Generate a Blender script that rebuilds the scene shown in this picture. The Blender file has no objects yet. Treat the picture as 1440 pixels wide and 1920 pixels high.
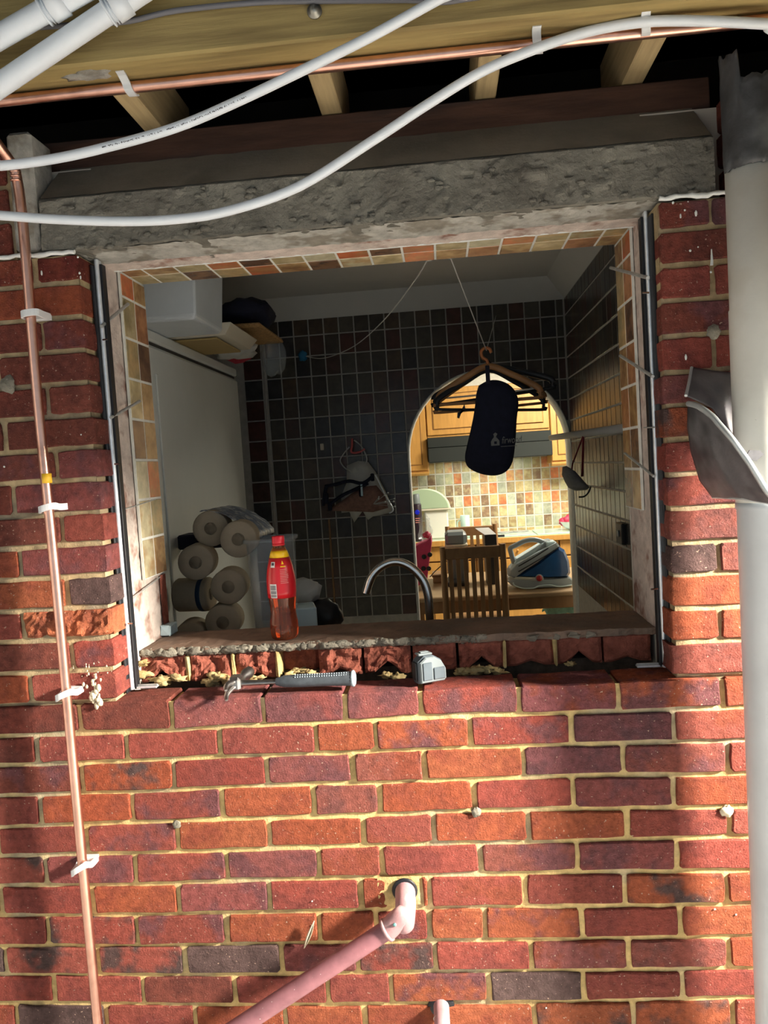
import bpy, math, random
from mathutils import Vector, Matrix, noise
random.seed(7)
PI = math.pi
S = bpy.context.scene
COL = S.collection

# ------------------------------------------------------------------ camera
cam = bpy.data.cameras.new('camera')
cam.lens = 27.007
cam.sensor_width = 36.0
cam.sensor_fit = 'AUTO'
cam.clip_start = 0.02
camera = bpy.data.objects.new('camera', cam)
COL.objects.link(camera)
camera.matrix_world = Matrix([[0.995122, 0.058802, 0.079209, 0.9054], [0.075506, 0.062733, -0.99517, -1.7338], [-0.063487, 0.996297, 0.057987, 0.5085], [0, 0, 0, 1]])
S.camera = camera

# ------------------------------------------------------------------ world, lights, exposure
S.view_settings.view_transform = 'Standard'
S.view_settings.look = 'None'
S.view_settings.gamma = 1.0
S.view_settings.use_curve_mapping = False
S.view_settings.exposure = -0.18
W = bpy.data.worlds.new('overcast_sky')
S.world = W
W.use_nodes = True
W.node_tree.nodes['Background'].inputs[0].default_value = (0.74, 0.88, 1.0, 1)
W.node_tree.nodes['Background'].inputs[1].default_value = 0.62

def area(name, loc, target, sx, sy, power, color, spread=PI):
    l = bpy.data.lights.new(name, 'AREA')
    l.shape = 'RECTANGLE'; l.size = sx; l.size_y = sy
    l.energy = power; l.color = color; l.spread = spread
    o = bpy.data.objects.new(name, l)
    COL.objects.link(o)
    d = Vector(target) - Vector(loc)
    o.matrix_world = Matrix.Translation(loc) @ d.to_track_quat('-Z', 'Y').to_matrix().to_4x4()
    return o
# low daylight that enters the lean-to through its side doorway
area('daylight_doorway', (3.5, -0.86, 1.02), (0.9, 0.0, -0.35), 0.28, 0.30, 730, (1.0, 0.90, 0.77))
# sun that falls on the floor at the open front of the lean-to and bounces up
sun = bpy.data.lights.new('sun', 'SUN'); sun.energy = 2.6; sun.angle = 0.01; sun.color = (1.0, 0.98, 0.95)
sun_o = bpy.data.objects.new('sun', sun); COL.objects.link(sun_o)
sun_o.rotation_euler = Vector((-.25, .42, -.87)).to_track_quat('-Z', 'Y').to_euler()
# kitchen ceiling fitting and the strip under its cooker hood
area('kitchen_ceiling_lamp', (2.1, 3.9, 1.34), (1.5, 4.6, -1.0), 0.9, 0.9, 120, (1.0, 0.93, 0.76))
area('kitchen_hood_lamp', (1.25, 5.22, 0.495), (1.25, 5.3, -1.0), 0.8, 0.2, 4, (1.0, 0.94, 0.8))

# ------------------------------------------------------------------ mesh helpers
class MB:
    def __init__(s): s.v = []; s.f = []; s.sm = []
    def add(s, v, f, smooth=False):
        n = len(s.v); s.v += [tuple(p) for p in v]
        for q in f: s.f.append([i + n for i in q]); s.sm.append(smooth)
        return s
    def box(s, lo, hi, b=0.0, M=None, jit=0.0):
        x0, y0, z0 = lo; x1, y1, z1 = hi
        b = min(b, abs(x1-x0)*.45, abs(y1-y0)*.45, abs(z1-z0)*.45)
        if b <= 0:
            v = [(x0,y0,z0),(x1,y0,z0),(x1,y1,z0),(x0,y1,z0),(x0,y0,z1),(x1,y0,z1),(x1,y1,z1),(x0,y1,z1)]
            f = [(0,3,2,1),(4,5,6,7),(0,1,5,4),(1,2,6,5),(2,3,7,6),(3,0,4,7)]
        else:
            v = []; idx = {}
            for ix, x in enumerate((x0, x1)):
                for iy, y in enumerate((y0, y1)):
                    for iz, z in enumerate((z0, z1)):
                        dx = b if ix == 0 else -b; dy = b if iy == 0 else -b; dz = b if iz == 0 else -b
                        idx[ix,iy,iz] = len(v)
                        v += [(x, y+dy, z+dz), (x+dx, y, z+dz), (x+dx, y+dy, z)]
            I = lambda a, b_, c, k: idx[a,b_,c] + k
            f = []
            for a in (0,1):
                q = [I(a,0,0,0),I(a,1,0,0),I(a,1,1,0),I(a,0,1,0)]; f.append(q if a else q[::-1])
                q = [I(0,a,0,1),I(0,a,1,1),I(1,a,1,1),I(1,a,0,1)]; f.append(q if a else q[::-1])
                q = [I(0,0,a,2),I(1,0,a,2),I(1,1,a,2),I(0,1,a,2)]; f.append(q if a else q[::-1])
            for a in (0,1):
                for c in (0,1):
                    f.append([I(0,a,c,1),I(1,a,c,1),I(1,a,c,2),I(0,a,c,2)] if a == c else [I(0,a,c,2),I(1,a,c,2),I(1,a,c,1),I(0,a,c,1)])
                    f.append([I(a,0,c,0),I(a,1,c,0),I(a,1,c,2),I(a,0,c,2)][::(-1 if a == c else 1)])
                    f.append([I(a,c,0,0),I(a,c,1,0),I(a,c,1,1),I(a,c,0,1)][::(1 if a == c else -1)])
            for a in (0,1):
                for c in (0,1):
                    for d in (0,1):
                        q = [I(a,c,d,0),I(a,c,d,1),I(a,c,d,2)]
                        f.append(q if (a+c+d) % 2 else q[::-1])
        if jit: v = [tuple(c + random.uniform(-jit, jit) for c in p) for p in v]
        if M is not None: v = [tuple(M @ Vector(p)) for p in v]
        return s.add(v, f)
    def tube(s, path, r, n=12, cap=True, flat=1.0):
        P = [Vector(p) for p in path]; m = len(P)
        R = r if isinstance(r, (list, tuple)) else [r]*m
        up = None; v = []
        for i in range(m):
            t = (P[min(i+1, m-1)] - P[max(i-1, 0)]).normalized()
            if up is None:
                a = Vector((0,0,1)) if abs(t.z) < .9 else Vector((1,0,0))
                up = (a - t*a.dot(t)).normalized()
            else:
                up = (up - t*up.dot(t)).normalized()
            w = t.cross(up)
            for k in range(n):
                an = 2*PI*k/n
                v.append(P[i] + (up*math.cos(an)*flat + w*math.sin(an))*R[i])
        f = []
        for i in range(m-1):
            for k in range(n):
                k2 = (k+1) % n
                f.append((i*n+k, i*n+k2, (i+1)*n+k2, (i+1)*n+k))
        s.add(v, f, True)
        if cap: s.add(v, [tuple(range(n))[::-1], tuple((m-1)*n+k for k in range(n))])
        return s
    def lathe(s, prof, n=24, M=None, smooth=True):
        v = []; f = []; m = len(prof)
        for r, z in prof:
            for k in range(n):
                a = 2*PI*k/n; v.append((r*math.cos(a), r*math.sin(a), z))
        for i in range(m-1):
            for k in range(n):
                k2 = (k+1) % n
                f.append((i*n+k, i*n+k2, (i+1)*n+k2, (i+1)*n+k))
        if prof[0][0] > 1e-5: f.append(tuple(range(n))[::-1])
        if prof[-1][0] > 1e-5: f.append(tuple((m-1)*n+k for k in range(n)))
        if M is not None: v = [tuple(M @ Vector(p)) for p in v]
        return s.add(v, f, smooth)
    def prism(s, poly, o, u, w, d, bev=0.0, smooth=False):
        """outline poly (a,b) in the plane o + a*u + b*w, thickened along d (Vector), edges bevelled by bev"""
        o = Vector(o); u = Vector(u); w = Vector(w); d = Vector(d)
        n = len(poly); cx = sum(p[0] for p in poly)/n; cy = sum(p[1] for p in poly)/n
        size = max(max(abs(p[0]-cx), abs(p[1]-cy)) for p in poly)
        k = 1 - bev/size if size else 1
        L = d.length; bb = min(bev/L, .45) if L else 0
        rings = [(0, k), (bb, 1), (1-bb, 1), (1, k)] if bev else [(0, 1), (1, 1)]
        v = []
        for t, q in rings:
            for a, b in poly: v.append(o + u*(cx+(a-cx)*q) + w*(cy+(b-cy)*q) + d*t)
        f = [tuple(range(n)), tuple((len(rings)-1)*n+i for i in range(n))[::-1]]
        for j in range(len(rings)-1):
            for i in range(n):
                i2 = (i+1) % n; f.append((j*n+i2, j*n+i, (j+1)*n+i, (j+1)*n+i2))
        return s.add(v, f, smooth)
    def grid(s, fn, nu, nv, smooth=True, keep=None):
        v = [fn(i/nu, j/nv) for j in range(nv+1) for i in range(nu+1)]
        f = []
        for j in range(nv):
            for i in range(nu):
                if keep and not keep((i+.5)/nu, (j+.5)/nv): continue
                a = j*(nu+1)+i; f.append((a, a+1, a+nu+2, a+nu+1))
        return s.add(v, f, smooth)
    def blob(s, c, r, seed=0, amp=.35, n=10, sc=(1,1,1)):
        v = []; f = []
        for j in range(n+1):
            th = PI*j/n
            for i in range(2*n):
                ph = PI*i/n
                d = Vector((math.sin(th)*math.cos(ph), math.sin(th)*math.sin(ph), math.cos(th)))
                q = r*(1 + amp*noise.noise(d*1.7 + Vector((seed*3.1, seed, 0))) + amp*.5*noise.noise(d*4 + Vector((seed, 2*seed, 5))))
                v.append((c[0]+d.x*q*sc[0], c[1]+d.y*q*sc[1], c[2]+d.z*q*sc[2]))
        for j in range(n):
            for i in range(2*n):
                i2 = (i+1) % (2*n); f.append((j*2*n+i, (j+1)*2*n+i, (j+1)*2*n+i2, j*2*n+i2))
        return s.add(v, f, True)
    def build(s, name, mat, parent=None, solid=0.0, bevel=0.0):
        me = bpy.data.meshes.new(name)
        me.from_pydata(s.v, [], s.f)
        me.polygons.foreach_set('use_smooth', s.sm)
        me.materials.append(mat)
        me.update()
        o = bpy.data.objects.new(name, me)
        COL.objects.link(o)
        if parent: o.parent = parent
        if solid:
            m = o.modifiers.new('thickness', 'SOLIDIFY'); m.thickness = solid; m.offset = 0
        if bevel:
            m = o.modifiers.new('rounding', 'BEVEL'); m.width = bevel; m.segments = 2; m.limit_method = 'ANGLE'
        return o

def smooth_path(pts, n=6):
    P = [Vector(p) for p in pts]; out = []
    for i in range(len(P)-1):
        p0 = P[max(i-1,0)]; p1 = P[i]; p2 = P[i+1]; p3 = P[min(i+2,len(P)-1)]
        for k in range(n):
            t = k/n
            out.append(0.5*((2*p1) + (p2-p0)*t + (2*p0-5*p1+4*p2-p3)*t*t + (3*p1-p0-3*p2+p3)*t**3))
    out.append(P[-1])
    return out
def frame(o, x, y, z):
    M = Matrix.Identity(4)
    for i, a in enumerate((x, y, z)):
        for r in range(3): M[r][i] = a[r]
    for r in range(3): M[r][3] = o[r]
    return M
def axis_frame(o, d):
    d = Vector(d).normalized(); a = Vector((0,0,1)) if abs(d.z) < .9 else Vector((1,0,0))
    x = (a - d*a.dot(d)).normalized(); return frame(o, x, d.cross(x), d)
def tag(o, label, cat, group=None):
    o['label'] = label; o['category'] = cat
    if group: o['group'] = group
    return o
def thing(name, label, cat, loc=(0,0,0), group=None):
    o = bpy.data.objects.new(name, None); o.empty_display_size = .05
    COL.objects.link(o); o.location = (0,0,0)
    o['base'] = loc
    return tag(o, label, cat, group)
def structure(name, parent=None):
    o = bpy.data.objects.new(name, None); o.empty_display_size = .05
    COL.objects.link(o); o['kind'] = 'structure'
    return o

# ------------------------------------------------------------------ materials
def mat(name, col, rough=.6, metal=0.0, var=0.0, vscale=8.0, bump=0.0, bscale=60.0, spec=.5, col2=None, c2scale=5.0, c2lo=.5, c2hi=.6,
        trans=0.0, alpha=1.0, tint=None, stretch=None, ior=1.45, coat=0.0, bump2=0.0, b2scale=15.0, speck=None, speck_at=.72, dist=.004):
    m = bpy.data.materials.new(name); m.use_nodes = True
    nt = m.node_tree; N = nt.nodes; Lk = nt.links
    b = N['Principled BSDF']
    b.inputs['Roughness'].default_value = rough; b.inputs['Metallic'].default_value = metal
    b.inputs['Specular IOR Level'].default_value = spec; b.inputs['IOR'].default_value = ior
    b.inputs['Transmission Weight'].default_value = trans; b.inputs['Alpha'].default_value = alpha
    b.inputs['Coat Weight'].default_value = coat
    tc = N.new('ShaderNodeTexCoord'); mp = N.new('ShaderNodeMapping')
    Lk.new(tc.outputs['Object'], mp.inputs['Vector'])
    if stretch: mp.inputs['Scale'].default_value = stretch
    def nz(scale, detail=4, rough_=.6):
        n = N.new('ShaderNodeTexNoise'); n.inputs['Scale'].default_value = scale
        n.inputs['Detail'].default_value = detail; n.inputs['Roughness'].default_value = rough_
        Lk.new(mp.outputs['Vector'], n.inputs['Vector']); return n
    if tint:
        a = N.new('ShaderNodeAttribute'); a.attribute_type = 'OBJECT'; a.attribute_name = tint
        src = a.outputs['Color']
    else:
        r = N.new('ShaderNodeRGB'); r.outputs[0].default_value = (*col, 1); src = r.outputs[0]
    def mix(a, b_, fac):
        x = N.new('ShaderNodeMix'); x.data_type = 'RGBA'
        Lk.new(a, x.inputs[6])
        if isinstance(b_, tuple): x.inputs[7].default_value = (*b_, 1)
        else: Lk.new(b_, x.inputs[7])
        if isinstance(fac, float): x.inputs[0].default_value = fac
        else: Lk.new(fac, x.inputs[0])
        return x.outputs[2]
    def ramp(sock, lo, hi):
        q = N.new('ShaderNodeMapRange'); q.inputs['From Min'].default_value = lo; q.inputs['From Max'].default_value = hi
        Lk.new(sock, q.inputs['Value']); return q.outputs['Result']
    if col2:
        if isinstance(col2, str):
            a2 = N.new('ShaderNodeAttribute'); a2.attribute_type = 'OBJECT'; a2.attribute_name = col2; c2 = a2.outputs['Color']
        else: c2 = col2
        src = mix(src, c2, ramp(nz(c2scale, 3).outputs['Fac'], c2lo, c2hi))
    if var:
        h = N.new('ShaderNodeHueSaturation'); q = N.new('ShaderNodeMapRange')
        q.inputs['From Min'].default_value = .3; q.inputs['From Max'].default_value = .7
        q.inputs['To Min'].default_value = 1-var; q.inputs['To Max'].default_value = 1+var
        Lk.new(nz(vscale, 5).outputs['Fac'], q.inputs['Value']); Lk.new(q.outputs['Result'], h.inputs['Value'])
        Lk.new(src, h.inputs['Color']); src = h.outputs['Color']
    if speck:
        src = mix(src, speck, ramp(nz(170, 2, .5).outputs['Fac'], speck_at, speck_at+.04))
    Lk.new(src, b.inputs['Base Color'])
    nrm = None
    for st, sc in ((bump2, b2scale), (bump, bscale)):
        if st:
            bp = N.new('ShaderNodeBump'); bp.inputs['Strength'].default_value = st; bp.inputs['Distance'].default_value = dist
            Lk.new(nz(sc, 6, .65).outputs['Fac'], bp.inputs['Height'])
            if nrm: Lk.new(nrm, bp.inputs['Normal'])
            nrm = bp.outputs['Normal']
    if nrm: Lk.new(nrm, b.inputs['Normal'])
    return m

M_brick = mat('brick_clay', (.4,.1,.06), .85, var=.30, vscale=60, bump=1.0, bscale=240, bump2=.85, b2scale=60, tint='tint', col2='smoke', c2scale=11, c2lo=.46, c2hi=.60, spec=.2, speck=(.55,.38,.29), speck_at=.69, dist=.005)
M_rough = mat('brick_broken', (.34,.11,.075), .95, var=.35, vscale=40, bump=.9, bscale=120, bump2=.8, b2scale=40, spec=.15, dist=.006)
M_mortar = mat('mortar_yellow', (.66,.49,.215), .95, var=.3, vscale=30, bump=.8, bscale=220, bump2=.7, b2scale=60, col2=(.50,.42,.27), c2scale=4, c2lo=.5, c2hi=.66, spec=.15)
M_mortar_shade = mat('mortar_shade', (.48,.37,.21), .95, var=.3, vscale=30, bump=.8, bscale=220, bump2=.7, b2scale=60, col2=(.30,.25,.18), c2scale=5, c2lo=.46, c2hi=.62, spec=.15)  # jamb mortar: shade of the upper wall put into the duller colour
M_mortar_grey = mat('mortar_grey', (.27,.25,.2), .95, var=.35, vscale=30, bump=.9, bscale=120, bump2=.8, b2scale=40, spec=.2, speck=(.6,.58,.5), dist=.006)
M_concrete = mat('concrete_rough', (.22,.21,.175), .8, var=.3, vscale=9, bump=.9, bscale=70, bump2=.9, b2scale=24, spec=.4, col2=(.13,.12,.10), c2scale=5, c2lo=.45, c2hi=.7, speck=(.5,.5,.45), speck_at=.77, dist=.008)
M_concrete_smooth = mat('concrete_smooth', (.27,.24,.19), .9, var=.2, vscale=6, bump=.3, bscale=90, col2=(.18,.16,.125), c2scale=3, spec=.2)
M_sill = mat('sill_bed_brown', (.25,.17,.125), .95, var=.3, vscale=14, bump=.5, bscale=60, col2=(.16,.12,.095), c2scale=7, c2lo=.48, c2hi=.62, spec=.15)
M_render = mat('pale_render', (.42,.41,.37), .95, var=.25, vscale=30, bump=.7, bscale=90, bump2=.6, b2scale=35, col2=(.26,.24,.2), c2scale=12, spec=.15)
M_plaster = mat('plaster_pink', (.64,.55,.49), .95, var=.2, vscale=25, bump=.7, bscale=110, bump2=.6, b2scale=35, col2=(.30,.17,.13), c2scale=14, c2lo=.52, c2hi=.68, spec=.15)
M_white_paint = mat('white_paint', (.75,.77,.74), .6, var=.12, vscale=40, bump=.4, bscale=80)
M_grout_w = mat('grout_white', (.72,.72,.66), .85, var=.12, vscale=30, bump=.2, bscale=150)
M_grout_g = mat('grout_grey', (.45,.43,.39), .85, var=.15, vscale=30)
M_tile = mat('tile_slate', (.3,.2,.1), .27, tint='tint', col2='smoke', c2scale=15, c2lo=.42, c2hi=.62, var=.22, vscale=25, bump=.12, bscale=35, spec=.5)
M_alu = mat('aluminium', (.82,.86,.90), .3, metal=.5, var=.15, vscale=30)
M_black = mat('black_plastic', (.012,.013,.016), .45)
M_darksteel = mat('galvanised_strap', (.46,.47,.46), .45, metal=.4, var=.25, vscale=40)
M_copper = mat('copper', (.90,.52,.40), .30, metal=1, var=.15, vscale=14, col2=(.58,.29,.21), c2scale=9, c2lo=.55, c2hi=.75)
M_yellow = mat('yellow_tape', (.75,.45,.03), .5)
M_clip = mat('clip_plastic', (.80,.82,.83), .4, trans=.15)
M_pvc = mat('white_plastic', (.76,.81,.86), .35, var=.05, vscale=10, spec=.5)
M_mark = mat('print_ink', (.06,.06,.07), .6)
M_pink = mat('pink_waste_pipe', (.33,.14,.16), .45, var=.18, vscale=30, col2=(.30,.13,.15), c2scale=6, speck=(.8,.75,.7), speck_at=.74, bump=.1, bscale=40)
M_pinkpaint = mat('pink_painted_elbow', (.42,.24,.25), .45, var=.15, vscale=25, col2=(.52,.38,.38), c2scale=12, bump=.3, bscale=50)
M_teal = mat('teal_paint', (.15,.38,.36), .6)
M_soil = mat('soil_pipe_paint', (.74,.74,.68), .5, var=.08, vscale=6, bump=.12, bscale=30, col2=(.58,.53,.42), c2scale=4, c2lo=.6, c2hi=.8, speck=(.1,.1,.1), speck_at=.79)
M_soilgrey = mat('soil_pipe_grey', (.46,.50,.53), .35, var=.08, vscale=6, bump=.08, bscale=30, speck=(.05,.05,.05), speck_at=.79)
M_lead = mat('lead_sheet', (.17,.17,.18), .42, metal=.55, var=.35, vscale=10, bump=.35, bscale=20, col2=(.085,.085,.09), c2scale=6)
M_bitumen = mat('black_bitumen', (.045,.047,.05), .5, var=.5, vscale=12, bump=.4, bscale=30, col2=(.13,.14,.145), c2scale=7, c2lo=.5, c2hi=.68)
M_leadedge = mat('lead_edge_bright', (.52,.57,.58), .4, metal=.5, var=.12, vscale=15)
M_pine = mat('pine_timber', (.36,.27,.11), .8, var=.16, vscale=9, stretch=(.5,6,9), bump=.25, bscale=18, col2=(.26,.19,.08), c2scale=3, c2lo=.5, c2hi=.62, spec=.25)
M_joist = mat('joist_timber', (.48,.36,.19), .8, var=.2, vscale=6, stretch=(9,.6,9), bump=.2, bscale=18, spec=.25)
M_plate = mat('dark_timber', (.085,.042,.028), .9, var=.35, vscale=8, stretch=(.6,5,5), bump=.4, bscale=25, col2=(.05,.03,.024), c2scale=3)
M_deck = mat('roof_loft_dark', (.014,.012,.010), .95, var=.2, vscale=6)  # near-black: darkness of the unlit loft put into the colour
M_cable = mat('grey_cable', (.14,.14,.155), .5)
M_steelbolt = mat('steel_bolt', (.35,.34,.3), .45, metal=1)
M_foam = mat('expanding_foam', (.46,.36,.17), .9, var=.3, vscale=40, bump=.8, bscale=60, col2=(.35,.24,.1), c2scale=25)
M_ceiling = mat('ceiling_paint', (.62,.62,.60), .9, var=.05, vscale=3)
M_wall = mat('painted_wall', (.55,.52,.45), .9, var=.06, vscale=3)
M_floor = mat('floor_concrete', (.46,.46,.45), .85, var=.25, vscale=4, bump=.2, bscale=30)
M_enamel = mat('white_enamel', (.80,.82,.78), .32, var=.04, vscale=4)
M_seal = mat('door_seal', (.05,.045,.04), .8)
M_tub = mat('translucent_tub', (.80,.86,.90), .35, trans=.25, var=.06, vscale=6)
M_navy = mat('navy_fabric', (.008,.010,.026), .85, var=.3, vscale=40, bump=.25, bscale=200)
M_logo = mat('grey_print', (.20,.20,.19), .7)
M_wicker = mat('wicker', (.42,.25,.10), .8, var=.4, vscale=90, bump=.6, bscale=90)
M_cream = mat('cream_plastic', (.62,.57,.46), .5)
M_ochre = mat('ochre_card', (.40,.29,.12), .8)
M_bagwhite = mat('white_film', (.62,.62,.58), .45, trans=.15, bump=.6, bscale=25, var=.1, vscale=15)
M_redprint = mat('red_print', (.42,.03,.05), .5)
M_paper = mat('tissue_paper', (.46,.385,.275), .95, var=.08, vscale=20, bump=.3, bscale=50)
M_core = mat('card_core', (.22,.18,.14), .9)
M_bluewrap = mat('blue_print_film', (.16,.20,.28), .4, var=.5, vscale=45, col2=(.50,.52,.52), c2scale=38, c2lo=.52, c2hi=.56, bump=.4, bscale=30)
M_bluedark = mat('blue_band', (.02,.05,.10), .5)
M_film = mat('clear_film', (.62,.72,.78), .25, trans=.3, alpha=.24, bump=.8, bscale=22, var=.1)
M_bottle = mat('bottle_plastic_amber', (.90,.42,.24), .06, trans=.95, ior=1.35)
M_drink = mat('orange_drink', (.78,.20,.07), .05, trans=.95, ior=1.33)
M_label = mat('red_label', (.62,.012,.02), .3, coat=.3)
M_labely = mat('yellow_label', (.85,.50,.01), .35)
M_labelw = mat('white_label_print', (.8,.78,.75), .5)
M_labelp = mat('pink_label_print', (.72,.28,.25), .5)
M_cap = mat('red_cap', (.60,.015,.03), .35)
M_chrome = mat('brushed_steel', (.62,.61,.58), .18, metal=1)
M_hammer = mat('hammer_steel', (.33,.32,.31), .35, metal=1, var=.3, vscale=30)
M_grip = mat('blue_grey_rubber', (.06,.072,.085), .6, var=.25, vscale=60, bump=.2, bscale=90)
M_gripcap = mat('pale_blue_cap', (.33,.41,.46), .5)
M_tape = mat('smoked_clear_case', (.10,.125,.145), .25, trans=.1, var=.12, vscale=30)
M_hanger_wood = mat('hanger_wood', (.36,.17,.06), .45, var=.25, vscale=12)
M_orange = mat('orange_plastic', (.50,.17,.05), .4)
M_cord = mat('white_cord', (.70,.69,.64), .8)
M_bluecord = mat('blue_twine', (.02,.17,.34), .7)
M_clearhanger = mat('clear_plastic_hanger', (.75,.75,.72), .15, trans=.5)
M_pinkpl = mat('pink_plastic', (.55,.10,.10), .4)
M_netpink = mat('salmon_fabric', (.24,.13,.10), .9, var=.25, vscale=50, bump=.5, bscale=40)
M_greyrail = mat('grey_painted_rail', (.42,.42,.40), .5)
M_mask = mat('grey_mask_fabric', (.24,.24,.23), .85, var=.2, vscale=40)
M_strap = mat('maroon_strap', (.16,.012,.02), .7)
M_oak = mat('golden_oak', (.52,.27,.07), .4, var=.14, vscale=7, stretch=(6,6,.8), bump=.08, bscale=25)
M_oakdark = mat('oak_gap', (.16,.07,.02), .6)
M_walnut = mat('brown_wood', (.27,.145,.062), .5, var=.2, vscale=8, stretch=(3,3,1))
M_tabletop = mat('table_wood', (.36,.24,.13), .35, var=.15, vscale=8, stretch=(1,5,5))
M_worktop = mat('worktop_laminate', (.58,.66,.50), .3, var=.1, vscale=20)
M_glass = mat('glass_board', (.50,.66,.62), .12, var=.06, vscale=8)
M_hood = mat('hood_charcoal', (.026,.03,.029), .75, spec=.2)
M_sage = mat('sage_plastic', (.40,.52,.36), .4)
M_mint = mat('mint_ceramic', (.52,.72,.66), .3)
M_whiteware = mat('white_ceramic', (.80,.80,.74), .3)
M_irongrey = mat('grey_blue_plastic', (.30,.36,.40), .3, var=.06, vscale=8)
M_ironblue = mat('translucent_blue_tank', (.012,.065,.20), .12, coat=.4, var=.2, vscale=9)
M_ironlight = mat('pale_blue_plastic', (.55,.72,.78), .3)
M_red = mat('red_button', (.45,.015,.02), .2, coat=.5)
M_pinkbag = mat('pink_tote', (.45,.035,.12), .6, var=.12, vscale=20)
M_bluelight = mat('blue_badge', (.01,.02,.55), .3)
M_purple = mat('purple_print', (.022,.010,.022), .4)
M_fruit = mat('pink_fruit', (.55,.04,.10), .5, var=.4, vscale=30)
M_cushion = mat('teal_fabric', (.36,.72,.66), .9, var=.25, vscale=30, bump=.6, bscale=40)
M_grey = mat('grey_plastic', (.17,.20,.21), .35)
M_card = mat('grey_card', (.42,.42,.42), .6)
M_web = mat('dusty_cobweb', (.62,.55,.40), .9, var=.2, vscale=40)
M_debris = mat('cavity_debris', (.10,.07,.05), .95, var=.4, vscale=40, bump=.8, bscale=80)

TINT = {'r': (.31,.076,.056), 'o': (.365,.097,.046), 'p': (.27,.082,.074), 'P': (.20,.068,.072), 'd': (.22,.060,.043), 'b': (.13,.080,.074), 'k': (.30,.090,.068), 'D': (.18,.040,.032)}
SMOKE = {'r': (.25,.064,.052), 'o': (.30,.078,.045), 'p': (.18,.068,.072), 'P': (.13,.060,.068), 'd': (.17,.052,.040), 'b': (.105,.066,.062), 'k': (.21,.078,.068), 'D': (.22,.052,.033)}
def tintit(o, c):
    j = random.uniform(.9, 1.12); g = random.uniform(.92, 1.12)
    o['tint'] = [TINT[c][0]*j, TINT[c][1]*j*g, TINT[c][2]*j*g, 1.0]
    k = random.choice([c, 'o', 'p', 'p', 'b']) if random.random() < .42 else c
    o['smoke'] = [*SMOKE[k], 1.0]

# ------------------------------------------------------------------ brick wall with the opening
wall_front = structure('wall_front')
BEDS = {-14: [[0.033, 1.0432], [1.482, 1.0443]], -13: [[-0.066, 0.975], [0.073, 0.9783], [1.479, 0.9781]], -12: [[-0.061, 0.899], [0.089, 0.8995], [1.477, 0.9049]], -11: [[-0.069, 0.8236], [0.093, 0.8226], [1.474, 0.829]], -10: [[-0.076, 0.749], [0.086, 0.7472], [1.45, 0.7531]], -9: [[-0.083, 0.6752], [0.091, 0.6744], [1.427, 0.6743]], -8: [[-0.09, 0.5985], [0.096, 0.5988], [1.414, 0.6034]], -7: [[-0.097, 0.5251], [0.09, 0.526], [1.411, 0.5279]], -6: [[-0.105, 0.4476], [0.096, 0.4484], [1.428, 0.452]], -5: [[-0.112, 0.3734], [0.089, 0.3748], [1.456, 0.3762]], -4: [[-0.119, 0.2988], [0.083, 0.2997], [1.453, 0.2997]], -3: [[-0.114, 0.222], [0.076, 0.2241], [1.45, 0.2275]], -2: [[-0.121, 0.1492], [0.093, 0.1508], [1.468, 0.1527]], -1: [[-0.128, 0.0734], [0.086, 0.0745], [1.465, 0.0774]], 0: [[-0.112, -0.003], [0.08, -0.001], [1.462, 0.0005]], 1: [[-0.124, -0.0774], [0.237, -0.079], [0.379, -0.0741], [0.662, -0.0746], [0.768, -0.0686], [1.042, -0.0716], [1.203, -0.073], [1.524, -0.0746]], 2: [[-0.131, -0.1504], [0.199, -0.1485], [0.373, -0.1468], [0.657, -0.1464], [0.763, -0.145], [1.038, -0.1459], [1.2, -0.1455], [1.521, -0.1509]], 3: [[-0.138, -0.2251], [0.193, -0.2248], [0.367, -0.2198], [0.653, -0.2198], [0.758, -0.2206], [1.034, -0.2206], [1.196, -0.2196], [1.519, -0.2264]], 4: [[-0.145, -0.3016], [0.186, -0.2988], [0.361, -0.2984], [0.647, -0.2987], [0.754, -0.2954], [1.03, -0.2944], [1.192, -0.2954], [1.516, -0.3035]], 5: [[-0.152, -0.3757], [0.18, -0.3745], [0.356, -0.3736], [0.643, -0.3704], [0.749, -0.3705], [1.026, -0.3711]], 6: [[-0.159, -0.449], [0.174, -0.4533], [0.35, -0.4478], [0.637, -0.4475], [0.869, -0.4449], [1.022, -0.4457], [1.185, -0.4456], [1.511, -0.4504]], 7: [[-0.166, -0.5239], [0.167, -0.5285], [0.344, -0.5264], [0.569, -0.5266], [0.864, -0.523], [1.018, -0.5246], [1.181, -0.5276], [1.508, -0.5275]], 8: [[-0.173, -0.6006], [0.161, -0.6068], [0.338, -0.6041], [0.563, -0.6048], [0.859, -0.6041], [1.014, -0.6051], [1.178, -0.605], [1.505, -0.6038]], 9: [[-0.18, -0.6723], [0.155, -0.6802], [0.332, -0.6809], [0.855, -0.6778], [1.01, -0.6784], [1.174, -0.6803], [1.503, -0.6779]], 10: [[-0.187, -0.7471], [0.149, -0.754], [0.326, -0.7568], [0.617, -0.7578], [1.006, -0.7546], [1.171, -0.7547], [1.5, -0.7487]]}
BEDS[11] = [(x, z-.0758) for x, z in BEDS[10]]
BEDS[12] = [(x, z-.1516) for x, z in BEDS[10]]
BEDS[13] = [(x, z-.2274) for x, z in BEDS[10]]
for q in (15, 16, 17): BEDS[-q] = [(0.0, 1.05+.077*(q-14)), (1.5, 1.05+.077*(q-14))]
def bed(k, x):
    P = BEDS[k]
    if x <= P[0][0]: return P[0][1]
    for (a, za), (b, zb) in zip(P, P[1:]):
        if x <= b: return za + (zb-za)*(x-a)/(b-a)
    return P[-1][1]
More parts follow.
